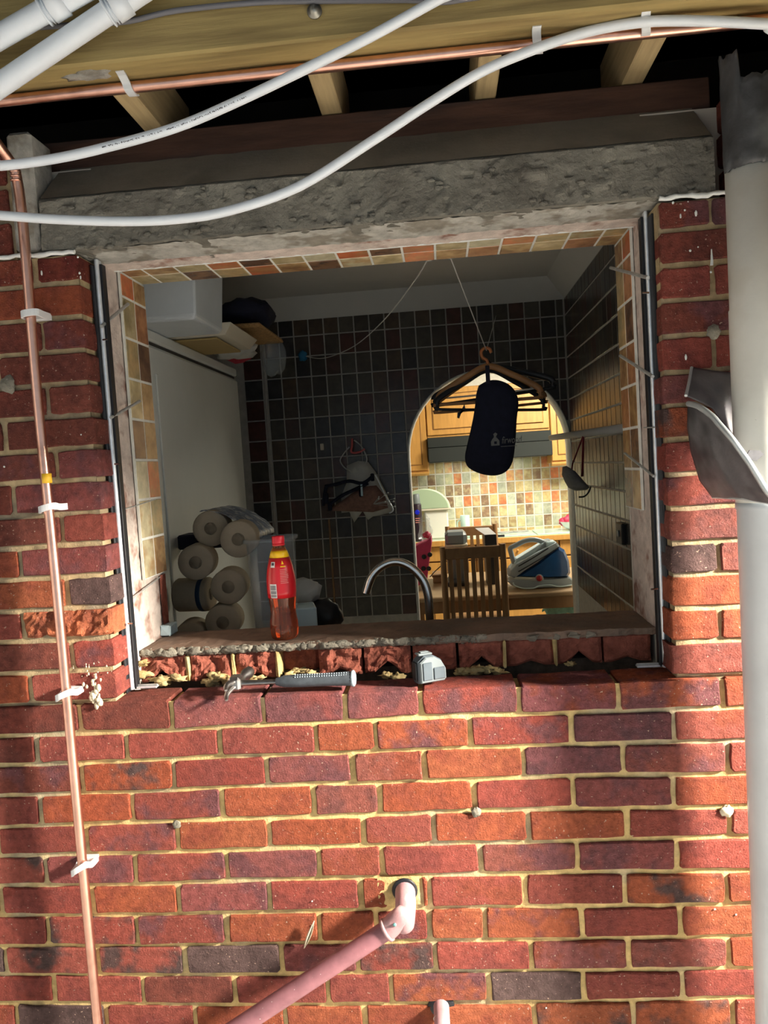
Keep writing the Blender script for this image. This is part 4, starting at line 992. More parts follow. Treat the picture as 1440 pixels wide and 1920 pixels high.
tag(MB().blob((.02,1.62,1.062), .085, 3, .35, 12, (1.15,1.1,.42)).build('folded_bag', M_bagwhite), 'crumpled white plastic bag on the far end of the freezer', 'plastic bag')
tag(MB().blob((.0,1.80,1.075), .05, 8, .5, 10, (1.2,1.0,.8)).build('red_packet', M_redprint), 'crumpled red packet at the far end of the freezer top', 'packet')
g = thing('flat_basket', 'flat wicker basket on top of the items on the freezer', 'basket', (.12,1.65,1.12))
MB().box((-.20, 1.40, 1.115), (.20, 1.86, 1.135), .008, jit=.003).build('woven_base', M_wicker, g)
tag(MB().blob((.09,1.62,1.205), .115, 5, .3, 12, (1.1,1.3,.62)).build('navy_bag', M_navy), 'dark navy bag lying on the wicker basket', 'bag')
tag(MB().blob((.15,1.85,1.05), .07, 6, .35, 10, (.8,1,1.15)).build('clear_sack', M_film), 'clear plastic sack slumped beside the freezer top', 'plastic bag')

# counter and tap
t = thing('utility_worktop', 'dark laminate worktop beneath the opening in the utility room', 'worktop', (.4,.65,-.11))
MB().box((-.05, .37, -.105), (1.585, .97, -.066), .006).build('slab', M_walnut, t)
MB().box((-.05, .42, FL), (1.585, .93, -.105)).build('cupboard', M_enamel, t)
t = thing('kitchen_tap', 'tall brushed steel swan neck tap behind the sill', 'tap', (.87,.52,-.066))
zt = (0.7405,0.5200,0.2307)
b0 = (0.8418,0.5200,0.0534)
ap = [(b0[0]+.003, .52, -.066), (b0[0]+.003, .52, .02), b0, (0.8409,0.5200,0.1172), (0.8283,0.5200,0.1688), (0.7945,0.5200,0.2103), (0.7514,0.5200,0.2285), (0.7078,0.5200,0.2165), (0.6756,0.5200,0.1847), (0.6567,0.5200,0.1394)]
MB().tube(smooth_path(ap, 6), .0125, 16).build('spout', M_chrome, t)
MB().lathe([(.024,-.066),(.026,-.060),(.026,.01),(.020,.02)], 20, Matrix.Translation((b0[0]+.003,.52,0))).build('base', M_chrome, t)

def roll(P, label, ax=(0.12,-1,0), r=.058, L_=.105, sq=1.0):
    t = thing('toilet_roll', label, 'toilet roll', P, 'toilet rolls stacked by the freezer')
    M = axis_frame(P, ax)
    MB().lathe([(.021,L_),(.030,L_),(r*.94,L_),(r,L_-.006),(r,.006),(r*.94,0),(.021,0),(.021,L_)], 28, M).build('paper', M_paper, t)
    MB().lathe([(.0195,L_*.97),(.0212,L_*1.001),(.0212,0),(.0195,L_*.03),(.0195,L_*.97)], 20, M).build('card_core', M_core, t)
    MB().lathe([(.0,L_*.55),(.0195,L_*.55)], 20, M).build('core_shadow', M_core, t)
    return t
roll((0.0364,0.8000,-0.0125), 'toilet roll lowest in the stack, at the left beside the sill', r=.056)
roll((0.1498,0.8000,0.0373), 'toilet roll at the bottom right of the stack')
roll((0.1772,0.8000,0.1528), 'toilet roll in the middle right of the stack')
roll((0.0749,0.8000,0.2384), 'toilet roll at the left of the third layer, with a slit wrapper')
t1 = roll((0.1148,0.8600,0.3419), 'top left toilet roll under the blue printed film', r=.060)
t2 = roll((0.2219,0.8000,0.3064), 'top right toilet roll under the blue printed film', r=.060)
P = (-0.0066,0.8300,0.1151)
t = roll((P[0]-.02, P[1], P[2]), 'toilet roll lying sideways with a blue band', ax=(1,-.1,0), L_=.12)
MB().lathe([(.0586,.086),(.0592,.087),(.0592,.101),(.0586,.102)], 28, axis_frame((P[0]-.02, P[1], P[2]), (1,-.1,0))).build('blue_band', M_bluedark, t)
A = Vector((0.1148,0.8600,0.3419)); B = Vector((0.2219,0.8000,0.3064))
def film(a, b):
    an = PI*(.62 - .66*a); c = A.lerp(B, min(1, max(0, a*1.3-.15))); r = .0625
    return (c.x+r*math.cos(an), c.y-.095+.30*b, c.z+r*math.sin(an)+.004*noise.noise(Vector((a*9,b*7,0))))
t = tag(MB().grid(film, 24, 14).build('printed_film', M_bluewrap, solid=.001), 'blue printed plastic wrapper over the two top toilet rolls', 'wrapper')
g = MB().box((-0.0412,0.9300,0.3051)[:1]+(.90,(-0.0446,0.9300,0.2632)[2]), ((0.1193,0.9300,0.2960)[0],1.02,(-0.0404,0.9300,0.3146)[2]), .006)
tag(g.build('dark_pack', M_navy), 'dark blue pack wedged behind the upper left toilet rolls', 'pack')
t = thing('clear_tub', 'clear plastic tub standing behind the red labelled bottle', 'plastic tub', (.3,.7,-.066))
xa = (0.2648,0.6600,0.1562)[0]; xb = (0.4077,0.6600,0.1489)[0]; zt = (0.3019,0.6600,0.3049)[2]
g = MB(); v = []
for z, e in ((-.0655,-.02),(-.055,-.012),(zt-.012,.0),(zt-.01,.008),(zt,.008),(zt,.0)):
    for k in range(24):
        an = 2*PI*k/24; cx, cy = (abs(math.cos(an))**.45*math.copysign(1, math.cos(an)), abs(math.sin(an))**.45*math.copysign(1, math.sin(an)))
        v.append(((xa+xb)/2+((xb-xa)/2+e)*cx, .72+(.085+e)*cy, z))
g.add(v, [(r*24+k, r*24+(k+1) % 24, r*24+24+(k+1) % 24, r*24+24+k) for r in range(5) for k in range(24)] + [tuple(range(24))[::-1]], True)
g.build('wall', M_film, t, solid=.002)
tag(MB().blob((0.3982,0.9200,0.0923), .048, 3, .35, 10, (1.1,.8,.9)).build('tissue_bundle', M_bagwhite), 'white crumpled tissue bundle to the right of the bottle', 'tissue')
P = (0.4236,0.7500,0.0179)
tag(MB().box((P[0]-.035, .74, -.0655), (P[0]+.04, .86, P[2]+.045), .004, Matrix.Translation(P) @ Matrix.Rotation(.25, 4, 'Z') @ Matrix.Translation((-P[0],-P[1],-P[2]))).build('small_carton', M_ironlight), 'small pale blue carton on the worktop right of the bottle', 'carton')
tag(MB().blob((P[0]+.03, .93, -.0), .06, 9, .3, 10, (1.1,.8,1.0)).build('black_sack', M_black), 'black sack slumped behind the pale blue carton', 'sack')

# washing lines
cl = tag(MB().tube(smooth_path([(0.8998,0.6000,1.1206), (0.8441,0.9000,1.1224), (0.7054,1.4000,1.1007), (0.5461,1.8500,1.0858), (0.4112,2.1000,1.0818), (0.2998,2.3000,1.0986), (0.1996,2.4300,1.1351)], 8), .0022, 6).build('washing_line', M_cord), 'slack white washing line from the ceiling to the blue knot', 'washing line')
tag(MB().blob((0.1859,2.4250,1.1354), .022, 3, .6, 8, (1,.5,1.2)).build('twine_knot', M_bluecord), 'blue twine knot tied to a hook on the tiled wall', 'twine')
hk = (1.1047,1.3500,0.9419)
tag(MB().tube([(0.9661,0.6000,1.1151), hk], .0019, 6).build('washing_line', M_cord), 'taut pale line from the ceiling down to the hanger hook', 'washing line')
tag(MB().tube([hk, (1.2349,2.4300,1.2714)], .0016, 6).build('washing_line', M_cord), 'thin line from the hanger hook back to the far wall', 'washing line')
for P, lab in (((0.9044,0.6000,1.1171), 'small black anchor clip at the slack washing line end'), ((0.9678,0.6000,1.1180), 'small black anchor clip at the taut line end')):
    t = thing('line_anchor', lab, 'anchor clip', P)
    MB().box((P[0]-.008, .592, P[2]+.002), (P[0]+.008, .61, P[2]+.012), .001).box((P[0]-.003,.598,P[2]+.01), (P[0]+.003,.604,1.441)).build('bracket', M_black, t)
    MB().box((P[0]-.007, .590, P[2]-.003), (P[0]+.007, .612, P[2]+.0018), .001).build('white_pad', M_white_paint, t)

# coat hangers
YH = 1.35
def hanger(dx, dy, dz, m, label, tilt=0.0, wide=.215, drop=.115, r=.006, bar=True, hookm=None, hook_r=.0055, yaw=0.0):
    t = thing('coat_hanger', label, 'coat hanger', (hk[0], YH, hk[2]), 'bunch of coat hangers')
    cx, cz = hk[0]+dx+.002, hk[2]-.062+dz; y = YH+dy
    L_ = [(cx-wide, y, cz-drop+tilt*wide), (cx-wide*.93, y, cz-drop*.80+tilt*wide), (cx-wide*.45, y, cz-drop*.33+tilt*wide*.4), (cx, y, cz), (cx+wide*.45, y, cz-drop*.33-tilt*wide*.4), (cx+wide*.93, y, cz-drop*.80-tilt*wide), (cx+wide, y, cz-drop-tilt*wide)]
    L_ = [(p[0], p[1]+yaw*(p[0]-cx), p[2]) for p in L_]
    MB().tube(smooth_path(L_, 5), r, 8, flat=1.5).build('shoulders', m, t)
    if bar: MB().tube(smooth_path([L_[0], (cx-wide*.98, y-yaw*wide*.98, cz-drop-.012+tilt*wide), (cx-wide*.9, y-yaw*wide*.9, cz-drop-.022+tilt*wide), (cx+wide*.9, y+yaw*wide*.9, cz-drop-.022-tilt*wide), (cx+wide*.98, y+yaw*wide*.98, cz-drop-.012-tilt*wide), L_[-1]], 4), r*.8, 8).build('trouser_bar', m, t)
    hp = [(cx, y, cz), (cx-.002, y, cz+.022), (hk[0]-.018, YH+dy*.5, hk[2]-.024), (hk[0]-.020, YH+dy*.2, hk[2]-.002), (hk[0]-.004, YH+dy*.1, hk[2]+.010), (hk[0]+.013, YH+dy*.2, hk[2]+.004), (hk[0]+.017, YH+dy*.3, hk[2]-.010)]
    MB().tube(smooth_path(hp, 5), hook_r, 8).build('hook', hookm or m, t)
hanger(0, 0, 0, M_hanger_wood, 'wooden coat hanger in front of the bunch with an orange hook', wide=.20, r=.0085, hookm=M_orange, hook_r=.0062)
hanger(.006, .03, -.012, M_black, 'black plastic coat hanger behind the wooden one', tilt=.05, wide=.215, drop=.135, r=.0075, yaw=.22, hook_r=.003)
hanger(-.004, .055, .004, M_clearhanger, 'clear plastic coat hanger in the middle of the bunch', tilt=-.02, wide=.175, drop=.085, yaw=-.15, r=.005, hook_r=.002)
hanger(.008, .085, -.004, M_hanger_wood, 'wooden coat hanger behind the clear hanger', tilt=-.03, wide=.222, drop=.132, r=.0075, yaw=.12, hook_r=.002)
hanger(.02, .12, .01, M_black, 'black coat hanger at the back of the bunch, wider to the right', tilt=-.06, wide=.24, drop=.10, r=.009, yaw=-.2, hook_r=.0025)
t = thing('hanger_peg', 'black clip dangling from the left of the hanger bar', 'peg', (0.9945,1.3500,0.7023))
MB().prism([(0,0),(.014,.0),(.012,.022),(-.012,-.034),(-.02,-.03),(-.018,-.012)], (0.9950,1.3380,0.7162), (1,0,0), (0,0,1), (0,.012,0), .002).build('peg', M_black, t)
# navy drawstring bag
t = thing('fabric_bag', 'navy blue fabric bag with grey printed logo hanging from the hangers', 'bag', (1.15,1.28,.6))
yb = 1.262
ol = [(898,722),(915,713),(935,712),(955,720),(968,735),(973,755),(970,785),(967,830),(962,865),(950,884),(928,892),(900,888),(878,876),(872,858),(876,835),(884,800),(890,768),(893,740)]
pl = [(1.0633,1.2620,0.8001),(1.0988,1.2620,0.8159),(1.1394,1.2620,0.8150),(1.1789,1.2620,0.7959),(1.2036,1.2620,0.7637),(1.2115,1.2620,0.7225),(1.2022,1.2620,0.6620),(1.1913,1.2620,0.5707),(1.1773,1.2620,0.4998),(1.1509,1.2620,0.4624),(1.1051,1.2620,0.4488),(1.0484,1.2620,0.4606),(1.0047,1.2620,0.4881),(0.9945,1.2620,0.5259),(1.0054,1.2620,0.5726),(1.0258,1.2620,0.6432),(1.0418,1.2620,0.7077),(1.0511,1.2620,0.7643)]
pl = [tuple(p) for p in smooth_path(pl+[pl[0]], 4)][:-1]
cx = sum(p[0] for p in pl)/len(pl); cz = sum(p[2] for p in pl)/len(pl); n = len(pl)
g = MB(); v = []
for k, y in ((.0,-.030),(.5,-.028),(.8,-.020),(.95,-.008),(1,.006),(.95,.02),(.8,.030),(.0,.034)):
    for p in pl: v.append((cx+(p[0]-cx)*k, yb+.012+y, cz+(p[2]-cz)*k))
g.add(v, [(r*n+i, r*n+(i+1) % n, r*n+n+(i+1) % n, r*n+n+i) for r in range(7) for i in range(n)], True).build('cloth', M_navy, t)
P = (1.0988,1.2620,0.8525)
MB().box((P[0]-.008, yb-.004, P[2]-.05), (P[0]+.008, yb+.004, P[2]+.02), .002).build('drawstring', M_navy, t)
fy = yb-.0195
P = (1.0959,1.2425,0.5642)
lg = MB(); lg.prism([(0,0),(.032,0),(.032,.018),(.026,.026),(.020,.032),(.022,.038),(.026,.044),(.018,.050),(.010,.044),(.012,.038),(.012,.032),(.006,.026),(0,.016)], (P[0],fy-.0012,P[2]), (1,0,0), (0,0,1), (0,.0012,0))
lg.build('logo_mark', M_logo, t)
MB().prism([(.012,.006),(.022,.006),(.022,.016),(.012,.016)], (P[0],fy-.0018,P[2]), (1,0,0), (0,0,1), (0,.0012,0)).build('logo_window', M_navy, t)
cu = bpy.data.curves.new('logo_text', 'FONT'); cu.body = 'firwood'; cu.size = .038; cu.extrude = .0004; cu.shear = .25
cu.materials.append(M_logo)
tmp = bpy.data.objects.new('logo_text_curve', cu)
to = bpy.data.objects.new('logo_text', bpy.data.meshes.new_from_object(tmp)); COL.objects.link(to); to.parent = t
bpy.data.objects.remove(tmp)
to.location = (P[0]+.040, fy-.0008, P[2]+.006); to.rotation_euler = (PI/2, 0, 0); to.scale = (.62, 1, 1)
MB().grid(lambda a, b: (P[0]+.036+.062*a, fy-.001+.0115*a*a, P[2]-.006+.0022*b), 6, 1).build('logo_underline', M_logo, t)
# peg bag hanging on the tiled wall
YP = 2.40
t = thing('peg_hanger', 'tangle of clip hangers and clear packets hung on the dark tiled wall', 'clip hanger', (0.4419,2.4000,0.6508))
MB().tube(smooth_path([(0.4115,2.4000,0.6298),(0.3803,2.4000,0.5973),(0.3577,2.4000,0.5642),(0.3673,2.4000,0.5348),(0.3890,2.4000,0.5103),(0.4170,2.4000,0.4941)], 5), .004, 8).build('clear_loop', M_clearhanger, t)
MB().tube(smooth_path([(0.4400,2.4000,0.6653),(0.4727,2.4000,0.6344),(0.4958,2.4000,0.5898),(0.5022,2.4000,0.5549),(0.4892,2.4000,0.5328)], 5), .0045, 8).build('clear_hook', M_clearhanger, t)
MB().tube(smooth_path([(0.4290,2.4000,0.6746),(0.4265,2.4000,0.6375),(0.4211,2.4000,0.6004),(0.4587,2.4000,0.5980),(0.4944,2.4000,0.6129)], 5), .0055, 8).build('pink_hook', M_pinkpl, t)
def sheet(pts, y, nm, m, th=.012, amp=.004):
    P_ = [Vector(p) for p in pts]; c_ = sum(P_, Vector())/len(P_); v = []; n_ = len(P_)
    for k in (1, .66, .33):
        for p in P_:
            q = c_+(p-c_)*k; v.append((q.x, y-th*(1-k)+amp*noise.noise(q*30), q.z))
    v.append((c_.x, y-th, c_.z))
    f_ = [(r*n_+i, r*n_+(i+1) % n_, r*n_+n_+(i+1) % n_, r*n_+n_+i) for r in range(2) for i in range(n_)] + [(2*n_+i, 2*n_+(i+1) % n_, 3*n_) for i in range(n_)]
    return MB().add(v, f_, True).build(nm, m, t, solid=.002)
sheet([(0.3903,2.4000,0.5304),(0.4557,2.4000,0.5522),(0.5073,2.4000,0.5431),(0.5441,2.4000,0.4861),(0.5895,2.4000,0.3824),(0.6292,2.4000,0.2790),(0.6049,2.4000,0.2602),(0.5171,2.4000,0.2479),(0.4868,2.4000,0.2294),(0.4610,2.4000,0.2802),(0.4104,2.4000,0.2193),(0.3881,2.4000,0.2787),(0.3441,2.4000,0.2755),(0.3503,2.4000,0.3681),(0.3842,2.4000,0.4384)], 2.40, 'clear_packet', M_bagwhite, .03, .012)
sheet([(0.4836,2.3780,0.4127),(0.5471,2.3780,0.4145),(0.5894,2.3780,0.3545),(0.6026,2.3780,0.2905),(0.5206,2.3780,0.2723),(0.3478,2.3780,0.2883),(0.2666,2.3780,0.2931),(0.3513,2.3780,0.3401),(0.4120,2.3780,0.3797)], 2.372, 'salmon_cloth', M_netpink, .012, .01)
MB().tube(smooth_path([(0.5467,2.3600,0.4721),(0.5763,2.3600,0.3989),(0.6013,2.3600,0.3402),(0.6290,2.3600,0.2814),(0.6078,2.3600,0.2626)], 4), .009, 8, flat=.5).build('silver_edge', M_alu, t)
for pts in ([(0.2742,2.3500,0.4264),(0.3325,2.3500,0.4342),(0.4054,2.3500,0.4469),(0.4761,2.3500,0.4311),(0.5358,2.3500,0.4673)], [(0.2903,2.3520,0.3278),(0.3567,2.3520,0.3697),(0.4307,2.3520,0.3995),(0.5045,2.3520,0.4293)], [(0.2548,2.3550,0.3240),(0.2642,2.3550,0.3752),(0.2792,2.3550,0.4259)]):
    MB().tube(smooth_path(pts, 4), .019, 8, flat=.5).build('black_arm', M_navy, t)
for P, s_ in (((0.2734,2.3450,0.3607), .022), ((0.2906,2.3450,0.3167), .018), ((0.5295,2.3500,0.4591), .016), ((0.4617,2.3450,0.3779), .015)):
    MB().box((P[0]-s_*.6, P[1], P[2]-s_*1.3), (P[0]+s_*.6, P[1]+.02, P[2]+s_*1.3), .004).build('black_clip', M_navy, t)
MB().box(((0.4695,2.3380,0.3976)[0]-.005, 2.335, (0.4672,2.3380,0.3636)[2]), ((0.4695,2.3380,0.3976)[0]+.006, 2.34, (0.4713,2.3380,0.4260)[2]), .001).build('label_tag', M_ironlight, t)
for i in range(9):
    a = Vector((0.5270,2.3400,0.3171)); P = a + Vector((random.uniform(.02,.13), -.01, random.uniform(-.03,.06)))
    MB().tube([a, P], .0012, 5, cap=False).build('wire', M_darksteel, t)
    MB().blob(P, .005, i, 0, 4).build('wire_bead', M_white_paint, t)
P = (0.2559,2.4500,0.6411)
tag(MB().box((P[0]-.010, YB-.008, P[2]-.018), (P[0]+.010, YB+.002, P[2]+.018), .003).build('wall_hook', M_cream), 'small cream adhesive hook on the dark tiled wall', 'hook')
# rail, mask and socket on the right wall
R0 = Vector((1.5300,0.9721,0.5899)); R1 = Vector((1.5000,2.5265,0.6107))
t = thing('wall_rail', 'grey painted rail fixed along the right tiled wall', 'rail', R0)
dd = (R1-R0)
MB().tube([(R0.x+.03, R0.y, R0.z), R0, R1], .012, 10, flat=1.3).build('bar', M_greyrail, t)
for q in (.02, .6):
    c_ = R0+dd*q; MB().box((c_.x, c_.y-.01, c_.z-.012), (XR+.006, c_.y+.01, c_.z+.012), .002).build('bracket', M_greyrail, t)
t = thing('dust_mask', 'grey moulded dust mask hanging by a maroon strap from the rail', 'dust mask', (1.5000,1.7816,0.3966))
mc = Vector((1.5072,1.8500,0.4045)); g = MB()
ml = [(1.4543,1.8500,0.4568),(1.4714,1.8500,0.4607),(1.5086,1.8500,0.4338),(1.5404,1.8500,0.3927),(1.5700,1.8500,0.3565),(1.5575,1.8500,0.3475),(1.5092,1.8500,0.3456),(1.4762,1.8500,0.3623),(1.4629,1.8500,0.3877),(1.4502,1.8500,0.4228)]
v = []; n = len(ml); cc = sum((Vector(p) for p in ml), Vector())/n
for k, y in ((1,.0),(.9,-.028),(.6,-.05),(.25,-.058)):
    for p in ml: q = cc+(Vector(p)-cc)*k; v.append((q.x, q.y+y, q.z))
g.add(v, [(r*n+i, r*n+(i+1) % n, r*n+n+(i+1) % n, r*n+n+i) for r in range(3) for i in range(n)] + [tuple(3*n+i for i in range(n))], True).build('shell', M_mask, t, solid=.003)
zr = (R0+dd*.42)
MB().tube([(1.5412,1.8500,0.4097), (zr.x-.004, zr.y, zr.z-.012), (zr.x, zr.y, zr.z+.015)], .006, 6, flat=.4).build('strap', M_strap, t)
MB().tube([(zr.x, zr.y, zr.z+.0), (1.5009,1.8500,0.4734), (1.4947,1.8500,0.4445)], .004, 6, flat=.5).build('strap', M_strap, t)
MB().tube(smooth_path([(1.5774,1.8500,0.3610),(1.5640,1.8500,0.3324),(1.5440,1.8500,0.3164),(1.5198,1.8500,0.3154)], 4), .004, 6).build('elastic_end', M_black, t)
P = (1.5900,1.3111,0.1908)
t = thing('wall_socket', 'dark electrical switch on the glossy right tiled wall', 'switch', P)
MB().box((XR-.018, P[1]-.03, P[2]-.042), (XR+.001, P[1]+.07, P[2]+.042), .004).build('plate', M_black, t)
MB().box((XR-.024, P[1]+.005, P[2]-.012), (XR-.018, P[1]+.03, P[2]+.014), .002).build('rocker', M_grey, t)

# ------------------------------------------------------------------ kitchen beyond the arch
YK = 5.5
wk = structure('wall_kitchen'); wk.name = 'wall_far'
MB().box((-.8, YK, FL), (3.4, YK+.1, 1.5)).build('grout', M_grout_w, wk)
gx = (0.9982,5.5000,-0.1035)[0]; gz = (1.0245,5.5000,-0.0799)[2]
zz = (1.0280,5.5000,-0.0196)[2]
rows = [zz+.108*i for i in range(-2, 7)]
for z in rows:
    if z < -.28: continue
    for i in range(-7, 17):
        x = gx+.0815*i
        tile((x, YK, z), (1,0,0), (0,0,1), (0,-1,0), .0815, .108, KPAL, wk, th=.006, g=.0060)
w = structure('wall_kitchen_right'); w.name = 'wall_east_kitchen'
MB().box((3.3, YB+.1, FL), (3.4, YK, 1.5)).box((1.6, YB+.1, FL), (3.4, YB+.16, 1.5)).build('plaster', M_wall, w)
c = structure('ceiling_kitchen'); MB().box((-.8, YB+.1, 1.44), (3.4, YK+.1, 1.54)).build('plasterboard', M_ceiling, c)

def cabinet_door(g, x0, x1, z0, z1, y, parent, arch=True):
    MB().box((x0, y, z0), (x1, y+.02, z1), .004).build('door', M_oak, parent)
    d = [o for o in parent.children if o.name.startswith('door')][-1]
    f_ = .055 if x1-x0 > .2 else .035
    a0, a1, b0, b1 = x0+f_, x1-f_, z0+f_, z1-f_
    if a1-a0 > .03 and b1-b0 > .03:
        P_ = [(a0,b0),(a1,b0),(a1,b1-.012)] + ([(a0+(a1-a0)*(1-q/8), b1-.012+.016*math.sin(PI*q/8)) for q in range(1,8)] if arch else []) + [(a0,b1-.012)]
        MB().prism([(p[0]-a0, p[1]-b0) for p in P_], (a0, y-.006, b0), (1,0,0), (0,0,1), (0,.008,0), .006).build('raised_panel', M_oak, d)
        rim = [Vector((p[0]-.004*(1 if p[0] < (a0+a1)/2 else -1), y-.001, p[1]-.004*(1 if p[1] < (b0+b1)/2 else -1))) for p in P_]
        MB().tube(rim+[rim[0]], .0035, 5, cap=False).build('groove', M_oakdark, d)
    return d
def wall_cab(x0, x1, z0, z1, label, yf=5.16, nd=1, cornice=True):
    t = thing('wall_cabinet', label, 'kitchen cabinet', ((x0+x1)/2, 5.3, z0), 'oak wall cabinets')
    MB().box((x0, yf+.02, z0), (x1, YK-.008, z1), .003).build('carcass', M_oak, t)
    for i in range(nd):
        a = x0+(x1-x0)*i/nd+.004; b = x0+(x1-x0)*(i+1)/nd-.004
        d = cabinet_door(t, a, b, z0+.02, z1-.004, yf, t)
        MB().lathe([(.006,0),(.006,.012),(.012,.018),(.010,.024),(0,.026)], 12, axis_frame(((a+b)/2, yf, z0+.055), (0,-1,0))).build('knob', M_oak, d)
    if cornice: MB().prism([(0,0),(.03,0),(.03,-.012),(.012,-.03),(0,-.03)], (x0-.001,yf+.03,z0+.004), (0,-1,0), (0,0,1), (x1-x0+.002,0,0)).build('pelmet', M_oak, t)
    return t
xl = (0.7861,5.1600,0.6076)[0]; xr = (1.8678,5.1600,0.7723)[0]
zl = (0.7120,5.1600,0.4071)[2]; zr_ = (1.9385,5.1600,0.4200)[2]; zm = (1.2537,5.1600,0.7429)[2]; zh = (1.2413,5.1600,0.5212)[2]
wall_cab(xl-.33, xl-.004, zl+.03, 1.18, 'oak wall cabinet left of the cooker hood')
wall_cab(xl, xr, zm, 1.18, 'wide oak wall cabinet above the cooker hood', cornice=False)
wall_cab(xr+.004, xr+.42, zr_+.03, 1.18, 'oak wall cabinet right of the cooker hood')
t = thing('cooker_hood', 'charcoal slab cooker hood beneath the middle oak cabinet', 'cooker hood', ((xl+xr)/2, 5.2, zh))
zmid = (zm+zh)/2+.02
MB().box((xl, 5.10, zmid), (xr, YK-.008, zm-.002), .004).build('canopy', M_hood, t)
MB().box((xl, 5.06, zh), (xr, YK-.008, zmid-.004), .006).build('visor', M_hood, t)
t = thing('kitchen_worktop', 'pale green laminate worktop with oak front edge along the far wall', 'worktop', (1.4,5.2,-.16))
MB().box((.2, 4.90, -.198), (3.25, YK-.008, -.160), .003).build('slab', M_worktop, t)
MB().box((.2, 4.885, -.206), (3.25, 4.901, -.157), .005).build('front_edge', M_oak, t)
def base_cab(x0, x1, label, drawers=2):
    t = thing('base_cabinet', label, 'kitchen cabinet', ((x0+x1)/2, 5.2, FL), 'oak base cabinets')
    MB().box((x0, 4.945, FL+.1), (x1, YK-.008, -.207), .002).build('carcass', M_oakdark, t)
    MB().box((x0, 4.99, FL), (x1, YK-.05, FL+.1)).build('plinth', M_oakdark, t)
    z = -.212
    for i in range(drawers):
        d = MB().box((x0+.006, 4.925, z-.125), (x1-.006, 4.945, z), .004).build('drawer', M_oak, t)
        MB().lathe([(.006,0),(.006,.012),(.012,.018),(.010,.024),(0,.026)], 12, axis_frame(((x0+x1)/2, 4.925, z-.065), (0,-1,0))).build('knob', M_oak, d)
        z -= .138
    cabinet_door(t, x0+.006, x1-.006, FL+.11, z, 4.925, t)
bx = [.22, .70, .705, 1.15, (1.8650,4.9200,-0.2426)[0], 2.35, 2.9]
for i, lab in enumerate(('oak base cabinet hidden behind the tiled wall', 'oak base cabinet beside the pink tote', 'oak base cabinet behind the dining chair', 'oak base cabinet behind the steam iron handle', 'oak base cabinet right of the blue tank', 'oak base cabinet hidden behind the right wall')):
    if bx[i+1]-bx[i] > .08: base_cab(bx[i], bx[i+1], lab)
t = thing('glass_hob', 'pale glass hob set into the kitchen worktop', 'hob', (1.7,5.2,-.16))
MB().box(((1.3393,5.0500,-0.1325)[0], 4.97, -.1595), ((1.6770,5.0500,-0.1517)[0], 5.42, -.150), .003).build('glass', M_glass, t)
for x_ in (.3,.7):
    a = (1.3393,5.0500,-0.1325)[0]; b = (1.6770,5.0500,-0.1517)[0]
    MB().lathe([(.0,0),(.07,0),(.075,.003),(.06,.005)], 20, Matrix.Translation((a+(b-a)*x_, 5.28, -.150))).build('ring', M_darksteel, t)
MB().box(((1.3330,4.9600,-0.1333)[0], 4.965, -.1595), ((1.4063,4.9600,-0.1374)[0], 4.985, -.14), .002).build('black_controls', M_black, t)
tag(MB().box(((1.6913,5.0500,-0.1431)[0], 4.96, -.1595), ((2.0765,5.0500,-0.1651)[0], 5.40, -.148), .003).build('glass_board', M_glass), 'pale glass worktop saver right of the hob', 'chopping board')
P = (1.9933,5.2000,-0.1116)
t = thing('fruit_bowl', 'white bowl of pink fruit on the worktop at far right', 'bowl', P)
Tm = Matrix.Translation((P[0]+.03, 5.15, -.147))
MB().lathe([(.03,0),(.04,.002),(.085,.03),(.115,.075),(.118,.078),(.110,.075),(.08,.035),(.0,.012)], 28, Tm).build('bowl', M_whiteware, t)
for i, (x, y, z) in enumerate(((-.05,-.02,.09),(.02,-.04,.095),(.05,.03,.09),(-.02,.04,.1),(-.085,.0,.075))):
    tag(MB().blob((P[0]+.03+x, 5.15+y, -.147+z), .036, i, .3, 8).build('fruit', M_fruit), ['dark pink fruit at the front left of the white bowl','dark pink fruit in the middle of the white bowl','dark pink fruit at the right of the white bowl','dark pink fruit at the back of the white bowl','dark pink fruit on the left rim of the white bowl'][i], 'fruit', 'fruit in the bowl')
t = thing('storage_bin', 'white bread bin with sage green domed lid on the worktop', 'bread bin', (.95,5.2,-.16))
xa = (0.7502,5.1000,-0.0080)[0]; xb = (0.9298,5.1000,-0.0184)[0]; zt = (0.8374,5.1000,0.1013)[2]
MB().box((xa-.03, 5.1, -.1595), (xb, 5.35, zt), .012).build('bin', M_whiteware, t)
xc = (0.7200,5.0800,0.1142)[0]; rr = (0.9466,5.0800,0.1102)[0]-xc; hh = (0.7300,5.0800,0.2796)[2]-zt
MB().prism([(rr*math.cos(PI*q/18), hh*math.sin(PI*q/18)) for q in range(19)], (xc,5.08,zt+.012), (1,0,0), (0,0,1), (0,.27,0), .012).build('domed_lid', M_sage, t)
MB().prism([(rr*1.04*math.cos(PI*q/18), hh*1.04*math.sin(PI*q/18)) for q in range(19)], (xc,5.10,zt+.008), (1,0,0), (0,0,1), (0,.02,0)).build('lid_rim', M_whiteware, t)
MB().box((xc-rr, 5.07, zt-.004), (xc+rr*1.05, 5.36, zt+.014), .005).build('lid_base', M_cream, t)
P = (1.0763,5.1000,-0.0174); zt = (1.0796,5.1000,0.0394)[2]
t = thing('mug', 'mint blue mug standing on the kitchen worktop', 'mug', P)
h = zt+.1595
MB().lathe([(.034,0),(.040,.004),(.042,h),(.040,h),(.037,.01),(0,.008)], 28, Matrix.Translation((P[0],5.1,-.1595))).build('cup', M_mint, t)
